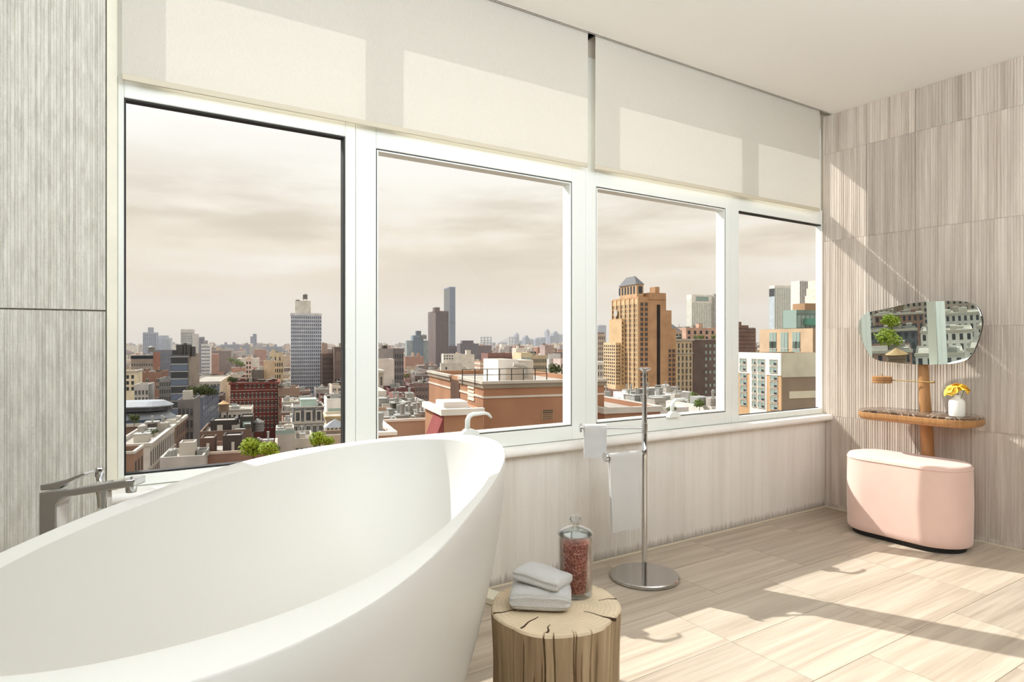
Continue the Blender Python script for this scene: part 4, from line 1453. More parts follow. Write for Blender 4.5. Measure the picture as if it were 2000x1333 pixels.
b = Bld('brick_wing', 'long reddish brick building behind the pale yellow one', 262, 313, 726, 330, (146, 104, 86), depth=26, roof='roof_pale')
b.wins('f', 5, 4, b.H - 16, b.H - 3, jit=.4); b.clutter(5, 31)
b = Bld('pale_infill', 'pale grey infill building with dark roof in front of the brick wing', 262, 290, 750, 275, (198, 192, 186), depth=14, roof='roof_pale')
b.wins('f', 4, 2, b.H - 8, b.H - 2)
b = Bld('grey_walkup', 'narrow grey walk-up left of the dark glass mid-rise', 311, 333, 738, 285, (150, 148, 146), depth=16, roof='roof_tar')
b.wins('f', 5, 4, b.H - 14, b.H - 1, wf=.5)
b = Bld('teal_top_building', 'brick building with a dark teal top floor left of the glass mid-rise', 256, 299, 694, 400, (150, 132, 118), xr=312, roof='roof_pale')
b.band(b.zy(700), b.H, .1, F((40, 52, 64)), 'top_floor'); b.wins('f', 9, 3, b.H - 14, b.H - 4, wf=.5)
b.part(MB().box(b.L, b.L + .3, 0, b.S, 0, b.H + 2), 'side_wall', F((156, 96, 76)))
water_tower(296, 690, 674, 405, 'dark roof tank above the teal-topped building', False, 12, .2)

# skyline of window 1
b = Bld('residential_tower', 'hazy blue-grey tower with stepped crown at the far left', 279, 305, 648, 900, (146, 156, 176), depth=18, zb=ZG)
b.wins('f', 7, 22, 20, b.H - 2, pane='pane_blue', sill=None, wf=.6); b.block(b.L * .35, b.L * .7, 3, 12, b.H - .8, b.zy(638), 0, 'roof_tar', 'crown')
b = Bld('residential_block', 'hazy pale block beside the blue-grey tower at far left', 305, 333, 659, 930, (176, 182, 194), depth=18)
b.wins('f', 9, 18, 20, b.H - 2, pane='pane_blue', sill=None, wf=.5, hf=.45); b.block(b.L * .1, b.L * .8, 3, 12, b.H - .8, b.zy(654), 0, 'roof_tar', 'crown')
b = Bld('pale_office_tower', 'pale ribbed office tower rising behind the glass mid-rise', 353, 376, 642, 620, (196, 192, 186), depth=16)
b.wins('f', 9, 16, 20, b.H - 3, pane='pane_blue', sill=None, wf=.45, hf=.8); b.block(b.L, b.L * 1.4, 0, 14, 0, b.zy(651), .5, 'roof_tar', 'wing')
b = Bld('brick_tower', 'grey-mauve stepped tower right of the pale office tower', 388, 397, 657, 640, (146, 142, 150), depth=14)
b.block(b.L, b.L * 1.7, 0, 14, 0, b.zy(664), .5, 'roof_tar', 'wing'); b.wins('f', 4, 14, 20, b.H - 2, pane='pane_blue', sill=None)
b = Bld('striped_tower', 'small white tower with dark window stripes near the glass mid-rise', 393, 410, 671, 560, (212, 208, 202), depth=14)
b.wins('f', 5, 11, 15, b.H - 1, pane='pane_blue', sill=None, wf=.7, hf=.4)
b = Bld('dark_block', 'dark block of flats behind the teal-topped building', 300, 335, 683, 520, (112, 112, 122), depth=20)
b.wins('f', 9, 6, b.H - 24, b.H - 2, pane='pane_blue', sill=None)
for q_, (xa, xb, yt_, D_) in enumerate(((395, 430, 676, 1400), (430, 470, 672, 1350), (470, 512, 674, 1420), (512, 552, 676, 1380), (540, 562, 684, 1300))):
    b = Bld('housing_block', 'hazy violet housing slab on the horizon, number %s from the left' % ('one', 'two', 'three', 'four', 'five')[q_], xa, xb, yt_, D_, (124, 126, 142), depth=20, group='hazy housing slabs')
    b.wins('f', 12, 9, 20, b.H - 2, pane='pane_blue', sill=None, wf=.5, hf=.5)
    for k_ in range(2):
        b.block(b.L * (.2 + .4 * k_), b.L * (.32 + .4 * k_), 4, 12, b.H - .8, b.H + 5, 0, 'roof_tar', 'bulkhead')
b = Bld('slim_tower', 'slim hazy tower standing above the violet housing slabs', 489, 501, 656, 1450, (116, 120, 140), depth=14)
b.block(b.L * .4, b.L, 0, 12, b.H - .8, b.zy(651), 0, 'roof_tar', 'crown')
b = Bld('lattice_tower', 'blue-grey slab tower with fine window grid and rooftop water tank', 568, 628, 611, 450, (184, 190, 202), depth=15, roof='roof_pale')
b.wins('f', 15, 21, 14, b.H - 1.5, wf=.60, hf=.60, pane='pane_blue', sill=None)
for q_ in range(22):
    z_ = 13.6 + (b.H - 15) * q_ / 21
    b.band(z_, z_ + .22, .08, F((204, 208, 216)), 'floor_band', side='f')
b.band(b.H - 1.2, b.H + .3, .3, F((206, 206, 206)), side='flr')
b.block(b.xx(576, 3), b.xx(607, 3), 3, 12, b.H - .8, b.zy(586, 453), .3, 'roof_pale', 'penthouse', F((214, 206, 194)))
b.block(b.xx(578, 2), b.xx(586, 2), 4, 9, b.H, b.zy(584, 453), 0, 'roof_dark', 'machinery', F((112, 106, 100)))
water_tower(596, 586, 572, 456, 'roof tank on top of the blue-grey slab tower', False, 9, .2)
b = Bld('brown_tower', 'dark brown stepped building right of the blue-grey slab tower', 629, 652, 690, 430, (122, 100, 92), depth=20)
b.wins('f', 7, 12, b.H - 40, b.H - 2, sill=(122, 100, 92)); b.block(0, b.L * .45, 2, 12, b.H - .8, b.zy(669), .3, 'roof_tar', 'bulkhead', F((176, 150, 132)))
b = Bld('brown_tower', 'dark brown brick tower with a blank recessed panel at the window edge', 653, 700, 677, 420, (118, 98, 90), depth=20)
b.part(MB().box(b.xx(656, 0), b.xx(669, 0), -.15, 0, b.zy(704), b.zy(686)), 'panel', F((134, 112, 102))); b.clutter(4, 3, big=1.6)
b.wins('f', 8, 6, b.H - 42, b.H - 20, sill=(118, 98, 90))
b = Bld('tan_block', 'tan block with square windows in front of the blue-grey tower', 527, 553, 688, 430, (206, 184, 144), xl=None, depth=16, roof='roof_pale')
b.wins('f', 6, 6, b.H - 26, b.H - 2, sill=None, jit=.2); b.clutter(3, 7, big=1.4)
b = Bld('tan_block', 'orange tan blank-sided block before the square-windowed one', 515, 537, 704, 410, (214, 178, 136), depth=14, roof='roof_pale')
b.clutter(3, 5)
b = Bld('pink_chimney_block', 'tall narrow pinkish block in the middle of the first window', 480, 491, 698, 440, (206, 178, 162), depth=14)
b.wins('f', 2, 6, b.H - 20, b.H - 2, sill=None)
b = Bld('dark_roof_block', 'dark-fronted low block left of the orange tan block', 491, 514, 722, 400, (110, 100, 92), depth=14)
b.clutter(2, 5)
for q_, (px_, yb_) in enumerate(((452, 712), (462, 716), (470, 720))):
    tree(px_, yb_, 520 - 20 * q_, 16, 9, M['leaf_mid'], ['far green tree behind the red building, leftmost', 'far green tree behind the red building, middle', 'far green tree behind the red building, rightmost'][q_], 40 + q_, 'far trees', 300)

# ---- window 2
b = Bld('grey_slab', 'grey concrete slab building at the left of the second window', 700, 770, 680, 300, (136, 126, 126), depth=12, body=False)
b.block(b.xx(720, 0), b.xx(769, 0), 0, 12, 0, b.H, .6, 'roof_dark', 'wall', F((150, 140, 138)))
b.block(b.xx(769.3, 0), b.xx(788.5, 0), -.4, 12, 0, b.zy(680), .6, 'roof_dark', 'wing', F((122, 112, 112)))
b.wins('f', 4, 12, b.H - 42, b.H - 2, a0=b.xx(770, 0), a1=b.xx(788, 0), sill=None, wf=.5, y=-.4)
b.clutter(3, 6, x0=b.xx(745, 0), x1=b.xx(765, 0), big=1.4)
b = Bld('blank_wall_building', 'pale pink building with a tall blank wall below the grey slab', 690, 770, 701, 262, (212, 196, 184), depth=12, roof='roof_tar')
b.wins('f', 5, 3, b.H - 20, b.H - 14, a1=b.L * .3)
b = Bld('stone_house', 'small tan house with a corniced roof at the left window edge', 690, 749, 724, 170, (178, 162, 142), depth=10, roof='roof_pale')
b.wins('f', 7, 2, b.H - 7.5, b.H - 1.2, wf=.4, hf=.75); b.band(b.H - .6, b.H + .1, .4)
b = Bld('pale_gable_building', 'pale low building with sloping parapet under the tan corniced house', 690, 755, 764, 140, (206, 192, 178), depth=12, roof='roof_tar')
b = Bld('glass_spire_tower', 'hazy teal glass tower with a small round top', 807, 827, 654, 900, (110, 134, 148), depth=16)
b.block(-b.L * .6, 0, 2, 14, 0, b.zy(664), .5, 'roof_tar', 'wing', F((146, 158, 160))); b.block(b.L, b.L * 1.5, 2, 14, 0, b.zy(664), .5, 'roof_tar', 'wing', F((146, 158, 160)))
b.wins('f', 4, 20, 20, b.H - 2, pane='pane_blue', sill=None, wf=.8); b.block(b.L * .35, b.L * .8, 2, 10, b.H - .8, b.zy(645), 0, 'roof_tar', 'crown', F((96, 104, 116)))
tower_at(*cw((828 - 1000) / 1260 * 905, 905), CAM_Z + (665 - 664) / 1260 * 905, 9, 4, 'round dark roof tank beside the teal glass tower', False, .2)
b = Bld('brown_high_rise', 'tall mauve-brown ribbed high-rise next to the dark blue tower', 851, 876, 606, 800, (122, 98, 96), xl=836, roof='roof_tar')
b.wins('f', 8, 1, 10, b.H - 1, pane='pane', sill=None, wf=.35, hf=.98); b.wins('l', 7, 1, 10, b.H - 1, pane='pane', sill=None, wf=.3, hf=.98)
b.block(b.L * -.05, b.L * .35, 2, 14, b.H - .8, b.zy(599), 0, 'roof_tar', 'crown')
b = Bld('blue_glass_tower', 'very tall dark blue glass tower in the second window', 878, 889.5, 559, 1200, (104, 124, 158), xl=867, roof='roof_tar')
b.wins('f', 1, 1, 10, b.H - 2, pane='pane_blue', sill=None, wf=.92, hf=1.0); b.wins('l', 1, 1, 10, b.H - 2, pane='pane', sill=None, wf=.95, hf=1.0)
for z_ in (b.H * .28, b.H * .55):
    b.band(z_, z_ + 3, .2, F((90, 100, 124)), 'floor_band')
b = Bld('brick_slab', 'wide brownish housing slab right of the tall towers', 869, 901, 675, 880, (118, 98, 98), depth=18)
b.wins('f', 16, 10, 10, b.H - 2, pane='pane_blue', sill=None, wf=.4, hf=.45)
b = Bld('brick_slab', 'mauve housing block with stepped roof in the middle of the second window', 899, 935, 670, 860, (116, 104, 110), depth=18)
b.wins('f', 16, 11, 10, b.H - 2, pane='pane_blue', sill=None, wf=.4, hf=.45); b.block(b.L * .15, b.L * .75, 3, 12, b.H - .8, b.zy(664), 0, 'roof_tar', 'crown')
b = Bld('brick_slab', 'brown housing block in front of the bridge tower', 935, 960.5, 674, 870, (122, 98, 96), depth=18)
b.wins('f', 12, 10, 10, b.H - 2, pane='pane_blue', sill=None, wf=.4, hf=.45)

# suspension bridge
for q_, (xa, xb, yt_, yb_, D_, lab) in enumerate(((939, 960, 655, 700, 1900, 'grey steel bridge tower rising behind the brown housing block'), (995, 1012, 655, 700, 2300, 'second steel bridge tower with slanting cables'))):
    p = cw((xa - 1000) / 1260 * D_, D_)
    zb_ = -60; zt_ = CAM_Z + (665 - yt_) / 1260 * D_
    H_ = zt_ - zb_; L_ = (xb - xa) / 1260 * D_
    br = tag(empty('bridge_tower', (p[0], p[1], zb_), CAMYAW), lab, 'bridge', 'bridge towers')
    sm_ = F((112, 124, 140))
    for k_ in range(4):
        x_ = L_ * (.04 + .92 * k_ / 3)
        lg = MB().box(x_ - 1.3, x_ + 1.3, -1.5, 1.5, 0, H_ - 5).box(x_ - .4, x_ + .4, -.5, .5, H_ - 5, H_).build('column', sm_, br)
    for hz in (.97, .86, .78):
        MB().box(0, L_, -.8, .8, H_ * hz - 4, H_ * hz - 1.8).build('crossbeam', sm_, br)
    for k_ in range(3):
        xa_, xb_ = L_ * (.04 + .92 * k_ / 3), L_ * (.04 + .92 * (k_ + 1) / 3)
        MB().tube([(xa_, 0, H_ * .5), (xb_, 0, H_ * .78)], .7, 6).tube([(xb_, 0, H_ * .5), (xa_, 0, H_ * .78)], .7, 6).build('brace', sm_, br)
    if q_ == 1:
        for k_ in range(4):
            MB().tube([(L_ * k_ / 3, 0, H_ - 6), (L_ * k_ / 3 - 45, -30, H_ * .62)], .8, 6).build('cable', sm_, br)
# hazy far skyline
sky = [(962, 968, 668), (975, 982, 671), (984, 990, 668), (1008, 1014, 652), (1014, 1024, 664), (1026, 1034, 658), (1034, 1042, 661), (1046, 1056, 662), (1056, 1066, 658), (1068, 1074, 645), (1075, 1082, 655), (1082, 1092, 650), (1092, 1100, 652), (1100, 1116, 657), (1116, 1130, 649), (1160, 1172, 640), (1170, 1184, 634), (246, 262, 672), (258, 272, 678), (556, 566, 676), (735, 742, 668), (788, 800, 672), (1478, 1488, 668)]
words_ = ['low spiky', 'square', 'pale slim', 'pointed', 'broad', 'flat-topped', 'narrow', 'stepped', 'wide grey', 'tall pale', 'thin', 'violet domed', 'plain', 'dark blue', 'bluish', 'rounded blue', 'large hazy', 'leftmost low', 'faint low', 'small faint', 'edge-side', 'middling', 'rightmost faint']
for q_, (xa, xb, yt_) in enumerate(sky):
    D_ = 2300 + 130 * (q_ % 5)
    where = 'beyond the bridge cables' if 960 < xa < 1150 else 'beyond the tan brick tower' if xa > 1150 and xa < 1200 else 'on the far horizon of the first window' if xa < 600 else 'on the far horizon between nearer blocks'
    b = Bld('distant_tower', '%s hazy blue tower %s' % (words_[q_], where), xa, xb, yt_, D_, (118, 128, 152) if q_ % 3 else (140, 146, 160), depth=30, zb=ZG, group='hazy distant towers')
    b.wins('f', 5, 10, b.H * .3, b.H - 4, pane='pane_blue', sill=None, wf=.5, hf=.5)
    if q_ % 2:
        b.block(b.L * .3, b.L * .75, 4, 20, b.H - .8, b.H + 7, 0, 'roof_tar', 'crown')

b = Bld('white_office', 'white stepped office building with dark square windows in the second window', 866, 902, 690, 470, (214, 206, 192), xl=862, depth=None, roof='roof_pale')
b.wins('f', 4, 2, b.zy(702), b.zy(692), a1=b.L * .55, sill=None, wf=.5, hf=.5); b.block(-b.L * .18, b.L * 1.0, -3, 0, 0, b.zy(708), .4, 'roof_pale', 'wing', F((206, 198, 184)))
b.wins('f', 1, 1, b.zy(722), b.zy(714), a1=b.L * .2, sill=None, wf=.4, y=-3)
b = Bld('banded_block', 'orange and grey banded block on the skyline behind the roof railing', 938, 960, 705, 420, (196, 150, 120), xl=927, roof='roof_pale')
for k_ in range(5):
    b.band(b.H - 2.2 - 3 * k_, b.H - .9 - 3 * k_, .15, F((212, 196, 178)), 'floor_band')
b = Bld('red_brick_block', 'reddish brick block right of the banded one', 953, 1000, 689, 500, (150, 104, 92), depth=18)
b.wins('f', 14, 8, b.H - 24, b.H - 2, wf=.4, hf=.5, sill=None)
b = Bld('tan_grid_building', 'tan building with a dense grid of windows and dark roof tanks', 1037, 1068, 693, 260, (196, 174, 138), xl=None, depth=14, roof='roof_dark')
b.wins('f', 8, 7, b.H - 19, b.H - 1, wf=.55, hf=.6, sill='trim_light'); b.clutter(5, 4, big=1.0)
b = Bld('cream_annex', 'cream penthouse annex with blind arches left of the tan grid building', 1018, 1038, 688, 250, (214, 192, 146), xl=None, depth=10, roof='roof_pale')
b.wins('f', 2, 1, b.H - 6, b.H - 1, pane='pane_green', sill='trim_light', wf=.8, hf=.6)
b = Bld('white_wall_block', 'pale grey block with a tall blank wall right of the tan grid building', 1072, 1095, 690, 330, (206, 204, 200), depth=14)
b.block(-b.L * .2, b.L * .5, 2, 9, b.H - .8, b.zy(673), .3, 'roof_tar', 'bulkhead', F((176, 150, 142)))
b = Bld('pink_block', 'pinkish low block at the right side of the second window', 1095, 1150, 700, 320, (206, 180, 168), depth=16)
b.wins('f', 8, 4, b.H - 14, b.H - 2)
tree(1085, 736, 210, 24, 18, M['leaf_dark'], 'dark green tree top by the pale blank-walled block', 51, 'far trees', 500)

# near brown brick building
b = Bld('brick_building', 'near brown brick building with stone cornice and roof railing', 945, 1180, 745, 60, (178, 118, 78), xl=838, roof='roof_pale', par=.5)
L_, S_, H_ = b.L, b.S, b.H
ct = F((206, 194, 176))
b.part(MB().box(-.14, L_ + .14, -.14, .3, H_ - .62, H_ - .2).box(-.14, .3, .3, S_ * .36, H_ - .62, H_ - .2).box(-.14, .3, S_ * .52, S_ + .14, H_ - .62, H_ - .2).box(L_ - .3, L_ + .14, .3, S_, H_ - .62, H_ - .2), 'cornice', F((150, 132, 112)))
b.part(MB().box(-.26, L_ + .26, -.26, .25, H_ - .2, H_ + .06).box(-.26, .25, .25, S_ * .36, H_ - .2, H_ + .06).box(-.26, .25, S_ * .52, S_ + .26, H_ - .2, H_ + .06), 'coping', F((190, 178, 160)))
z_ = b.zy(776)
b.part(MB().box(-.08, L_ + .08, -.08, 0, z_ - .06, z_ + .13).box(-.08, 0, 0, S_ * .36, z_ - .06, z_ + .13).box(-.08, 0, S_ * .52, S_ + .08, z_ - .06, z_ + .13), 'string_course', ct)
b.part(MB().box(-.06, .02, S_ * .36, S_ * .52, 0, H_ - .4), 'slot_shade', F((96, 66, 48)))  # flat strip; shade of the slot put into a darker brick colour
b.part(MB().box(-.04, .02, S_ * .13, S_ * .22, b.zy(789), b.zy(781)), 'grille_frame', ct)
for k_ in range(4):
    z_ = b.zy(790) + .38 * k_
    b.part(MB().box(-.10, -.03, S_ * .13, S_ * .22, z_ + .1, z_ + .3), 'grille_slat', F((232, 214, 178)))
x0, x1 = b.xx(1058, 0), b.xx(1081, 0)
gr = b.part(MB().box(x0, x1, -.06, .02, b.zy(824), b.zy(804)), 'vent_frame', F((190, 148, 110)))
for k_ in range(5):
    z_ = b.zy(823) + k_ * (b.zy(804) - b.zy(824)) / 5
    MB().box(x0 + .08, x1 - .08, -.12, -.05, z_ + .04, z_ + .11).build('slat', F((128, 92, 62)) if k_ < 3 else F((60, 44, 32)), gr)
# roof houses and railing
b.block(b.xx(973, 4), b.xx(1012, 4), 4, 9, H_ - .5, b.zy(702, 64), 0, 'roof_pale', 'bulkhead', F((228, 222, 212)))
b.block(b.xx(992, 3.6), b.xx(1036, 3.6), 3.6, 8, H_ - .5, b.zy(719, 64), 0, 'roof_pale', 'bulkhead', F((206, 190, 170)))
b.part(MB().box(b.xx(1012, 5), b.xx(1042, 5), 5, 9, H_ - .5, b.zy(703, 66)), 'roof_house', F((200, 186, 168)))
rx0, rx1 = b.xx(903, 2), b.xx(1068, 2)
rail = MB()
for zz in (.55, 1.1):
    rail.box(rx0, rx1, 1.98, 2.02, H_ + zz - .03, H_ + zz + .03)
ro = b.part(rail, 'railing', M['rail'])
for k_ in range(8):
    x_ = rx0 + (rx1 - rx0) * k_ / 7
    MB().box(x_ - .04, x_ + .04, 1.96, 2.04, H_ - .5, H_ + 1.13).build('post', M['rail'], ro)
x_ = b.xx(1030, 3)
b.part(MB().tube([(x_ - 1.5, 3.0, b.zy(713, 62)), (x_ - .4, 2.95, b.zy(715, 62)), (x_ - .15, 2.9, b.zy(718, 62)), (x_ - .15, 2.9, H_ + .1)], .22, 10), 'duct', M['trim_light'], True)
# lower wing with white ledge and red sloping wall
b = Bld('brick_wing_low', 'lower brick wing with white ledge in front of the brown brick building', 867, 944.5, 801, 54, (184, 124, 82), depth=7.5, roof='roof_pale', par=.05, body=False)
b.block(0, b.L, 0, b.S, 0, b.H, .05, 'roof_pale', 'wall')
b.part(MB().box(-.3, b.L, -.3, .3, b.H - .4, b.H + .12).box(-.3, .3, .3, b.S, b.H - .4, b.H + .12), 'ledge', F((226, 216, 200)))
b.part(MB().box(b.L * .1, b.L * .72, 1.5, 4.5, b.H, b.H + .55), 'roof_curb', F((226, 214, 204)))
b.part(MB().loft([[(-.02, -.02, b.H - .45), (-.02, 3.6, b.H - .45), (-1.0, 3.6, b.H - 3.0), (-1.0, -.02, b.H - 3.0)], [(-.02, -.02, b.H - 8), (-.02, 3.6, b.H - 8), (-1.0, 3.6, b.H - 8), (-1.0, -.02, b.H - 8)]], 0, True, True, True), 'sloped_red_wall', F((152, 62, 58)))
b = Bld('low_roof', 'pale parapeted low roof with rooftop boxes left of the brick building', 690, 860, 822, 78, (190, 150, 120), depth=16, roof='roof_tar', par=.5)
b.clutter(9, 19, x0=b.xx(735, 1), x1=b.xx(850, 1), y0=.6, y1=7, big=.6)
b.clutter(12, 17, x0=b.xx(765, 3), x1=b.L * .98, y0=1.5, y1=14, big=.8)
b.band(b.H - .25, b.H + .05, .15, F((226, 214, 198)), 'coping')
b = Bld('brick_parapet', 'orange brick parapet with pale coping in the lower left of the second window', 706, 770, 846, 48, (196, 140, 104), depth=9, roof='roof_tar', par=.5)
b.clutter(5, 77, x0=b.xx(736, 2), x1=b.L * .9, y0=1, y1=8, big=.5)
b.band(b.H - .2, b.H + .06, .2, F((232, 216, 196)), 'coping')
for q_, (xa, xb, yt_, D_, col, lab) in enumerate(((760, 810, 758, 250, (120, 74, 72), 'dark red low roof building behind the pale rooftops of the second window'),
                                                (800, 842, 748, 285, (140, 110, 104), 'brownish low building left of the brown brick cornice'),
                                                (775, 812, 772, 200, (150, 96, 86), 'reddish stepped tenement in the lower second window'),
                                                (796, 836, 786, 160, (214, 204, 188), 'cream tenement with fire stairs left of the brick building'),
                                                (735, 800, 795, 130, (200, 192, 184), 'whitish shed-roofed building low in the second window'))):
    b = Bld('tenement', lab, xa, xb, yt_, D_, col, depth=16, roof=('roof_tar', 'roof_pale')[q_ % 2], group='tenements left of the brick building')
    b.wins('f', 7, 3, b.H - 11, b.H - 1.2, wf=.45); b.clutter(5, 40 + q_)
tree(748, 803, 135, 24, 16, M['leaf_dark'], 'dull green tree at the left edge of the second window', 61, 'far trees', 600)
tree(792, 742, 320, 14, 8, M['leaf_mid'], 'autumn-tinged tree beside the grey slab building', 62, 'far trees', 300)

# ---- window 3
b = Bld('lower_brick_roof', 'low brick building with grey parapet in front of the tan tower', 1181, 1290, 797, 62, (170, 112, 76), depth=12, roof='roof_pale', par=.5)
b.band(b.H - .5, b.H + .05, .2, F((196, 186, 172)), 'coping')
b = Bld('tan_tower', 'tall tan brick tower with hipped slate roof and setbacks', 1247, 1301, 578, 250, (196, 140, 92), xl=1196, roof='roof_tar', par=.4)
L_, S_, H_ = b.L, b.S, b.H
lt = F((224, 186, 132))  # sunlit tan for the piers, the light is in the colour
b.part(MB().box(-.12, 0, 0, S_, 0, H_ - 1), 'sun_toned_side', F((214, 172, 118)))  # paler than the front: sunlight on this face painted in
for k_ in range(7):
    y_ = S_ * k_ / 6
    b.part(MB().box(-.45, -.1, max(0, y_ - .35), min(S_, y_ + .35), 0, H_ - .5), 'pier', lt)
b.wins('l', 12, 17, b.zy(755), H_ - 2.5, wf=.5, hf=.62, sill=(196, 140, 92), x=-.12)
b.wins('f', 2, 17, b.zy(755), H_ - 2, a0=L_ * .04, a1=L_ * .36, wf=.6, hf=.6, sill=(170, 120, 82))
b.part(MB().box(L_ * .66, L_ * .78, -.05, .03, 0, H_ - 3), 'groove_shade', F((52, 44, 42)))  # flat near-black strip, the groove's shade is in its colour
b.block(L_ * .36, L_ * .98, -.3, 6, H_ - 1, b.zy(570), .3, 'roof_tar', 'parapet_block')
b.block(L_ * .70, L_ * .86, 2, 6, H_ - 1, b.zy(557), .2, 'roof_tar', 'chimney')
b.block(L_ + .02, L_ * 1.20, 0, S_ * .8, 0, b.zy(604), .4, 'roof_tar', 'setback'); b.block(L_ * 1.20, L_ * 1.38, .2, S_ * .8, 0, b.zy(640), .4, 'roof_tar', 'setback')
b.wins('f', 2, 8, b.zy(755), b.zy(680), a0=L_ * 1.06, a1=L_ * 1.36, wf=.6, hf=.6, sill=(170, 120, 82), y=-.02)
# crown with hipped roof
cxa, cxb = 4.6, b.xx(1257, 2)
cl = S_ * .74
zc0, zc1, zc2 = H_ - .6, b.zy(553), b.zy(535)
b.part(MB().box(cxa - 4.2, cxb, 2, cl, zc0, zc1), 'crown', F((206, 160, 112)))
for k_ in range(6):
    y_ = 3.4 + (cl - 4) * k_ / 5
    b.part(MB().box(cxa - 4.3, cxa - 4.15, y_, y_ + (cl - 4) / 10, zc0 + 2, zc1 - .6), 'crown_window', M['pane'])
b.part(MB().box(cxa - 3.4, cxb - .6, 1.9, 2.02, zc0 + 2, zc1 - .8), 'crown_window', M['pane'])
xm = (cxa - 4.2 + cxb) / 2
b.part(MB().loft([[(cxa - 4.5, 1.7, zc1), (cxb + .3, 1.7, zc1), (cxb + .4, cl + .4, zc1), (cxa - 4.6, cl + .4, zc1)], [(xm - .15, 6, zc2), (xm + .15, 6, zc2), (xm + .15, cl - 3, zc2), (xm - .15, cl - 3, zc2)]], 0, True, True, True), 'hipped_roof', M['slate'])
# stepped back setbacks on the lit side, sunlight put into their tan
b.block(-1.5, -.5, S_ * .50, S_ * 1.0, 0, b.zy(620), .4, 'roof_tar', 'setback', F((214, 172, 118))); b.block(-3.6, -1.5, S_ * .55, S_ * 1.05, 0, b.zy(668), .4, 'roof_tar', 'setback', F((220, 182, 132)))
b.wins('l', 6, 12, b.zy(755), b.zy(672), a0=S_ * .57, a1=S_ * 1.04, x=-3.6, sill=None, wf=.5); b.wins('f', 2, 12, b.zy(755), b.zy(672), a0=-3.5, a1=-1.6, y=S_ * .55, sill=None, wf=.45)
b.wins('f', 1, 16, b.zy(755), b.zy(625), a0=-1.45, a1=-.6, y=S_ * .50, sill=None, wf=.45)
cs = MB().lathe([(1.5, 0), (1.5, .3)], 20, cap0=True, cap1=True)
cs.v = [(-.6 + p[2] * -1, S_ * .80 + p[0], b.zy(608) + p[1]) for p in cs.v]
b.part(cs, 'round_sign', M['trim_light'])

b = Bld('beige_loft', 'beige stone building with tall paired windows right of the tan tower', 1314, 1352.5, 661, 286, (206, 180, 138), depth=16, roof='roof_pale')
b.band(b.H - .8, b.H + .1, .6); b.wins('f', 5, 8, b.zy(768), b.zy(668), wf=.42, hf=.7, sill=(190, 164, 124)); b.band(b.zy(690), b.zy(688), .3, name='string_course')
b.clutter(4, 6)
b = Bld('dark_brick_block', 'dark brown brick block with scattered white windows and roof plants', 1353, 1425, 661, 290, (112, 92, 84), depth=5, roof='roof_pale')
b.wins('f', 4, 8, b.zy(772), b.zy(668), a0=b.L * .3, a1=b.L * .75, wf=.4, hf=.45, pane='pane_green', sill=None, jit=.3)
b.band(b.H - .5, b.H + .1, .2, F((170, 154, 140)), 'coping')
for q_, px_ in enumerate((1362, 1372, 1394)):
    tree(px_, 662, 293, 8, 8, M['leaf_mid'], ['roof hedge plant at the left on the dark brick block', 'roof hedge plant in the middle on the dark brick block', 'roof hedge plant at the right on the dark brick block'][q_], 70 + q_, 'roof hedge plants', 250)
b = Bld('stone_mansion', 'stone building with pitched slate roof behind the beige loft', 1300, 1332, 645, 340, (186, 160, 136), depth=16, body=True)
b.part(MB().loft([[(0, 0, b.H), (b.L, 0, b.H), (b.L, 12, b.H), (0, 12, b.H)], [(b.L * .3, 5, b.zy(631)), (b.L * .7, 5, b.zy(631)), (b.L * .7, 7, b.zy(631)), (b.L * .3, 7, b.zy(631))]], 0, True, True, True), 'hipped_roof', M['slate'])
b.wins('f', 5, 4, b.H - 14, b.H - 1)
b = Bld('rose_block', 'rose brick upper block with small windows behind the dark brick one', 1340, 1420, 639, 380, (206, 156, 128), depth=16)
b.wins('f', 7, 2, b.H - 8, b.H - 1, sill=None, wf=.4); b.clutter(5, 8, big=1.5)
b = Bld('white_civic_tower', 'broad white ribbed office tower behind the rose brick block', 1351, 1391, 574, 700, (226, 218, 202), xl=1341, roof='roof_pale')
b.wins('f', 12, 1, 20, b.H - 9, pane='pane_green', sill=None, wf=.34, hf=1.0); b.part(MB().box(b.L * .2, b.L * .82, -.2, .05, b.H - 7, b.H - 2), 'top_recess', M['pane_green'])
b.wins('l', 5, 1, 20, b.H - 5, pane='pane_green', sill=None, wf=.3, hf=1.0)
b.block(b.L + .05, b.L * 1.6, -3, 14, 0, b.zy(572), .5, 'roof_tar', 'wing', F((170, 166, 160)))
b = Bld('white_loft', 'white cast-iron loft at the left of the third window', 1145, 1189, 706, 330, (222, 216, 202), depth=20, roof='roof_pale')
b.wins('f', 10, 6, b.H - 22, b.H - 1, wf=.5)
b = Bld('beige_tenement', 'beige tenement behind the white cast-iron loft', 1150, 1182, 651, 430, (196, 176, 156), depth=18)
b.wins('f', 9, 7, b.H - 26, b.H - 1, wf=.45); b.block(b.L * .5, b.L, 1, 10, b.H - .8, b.zy(648), .3, 'roof_tar', 'bulkhead', F((150, 134, 126)))
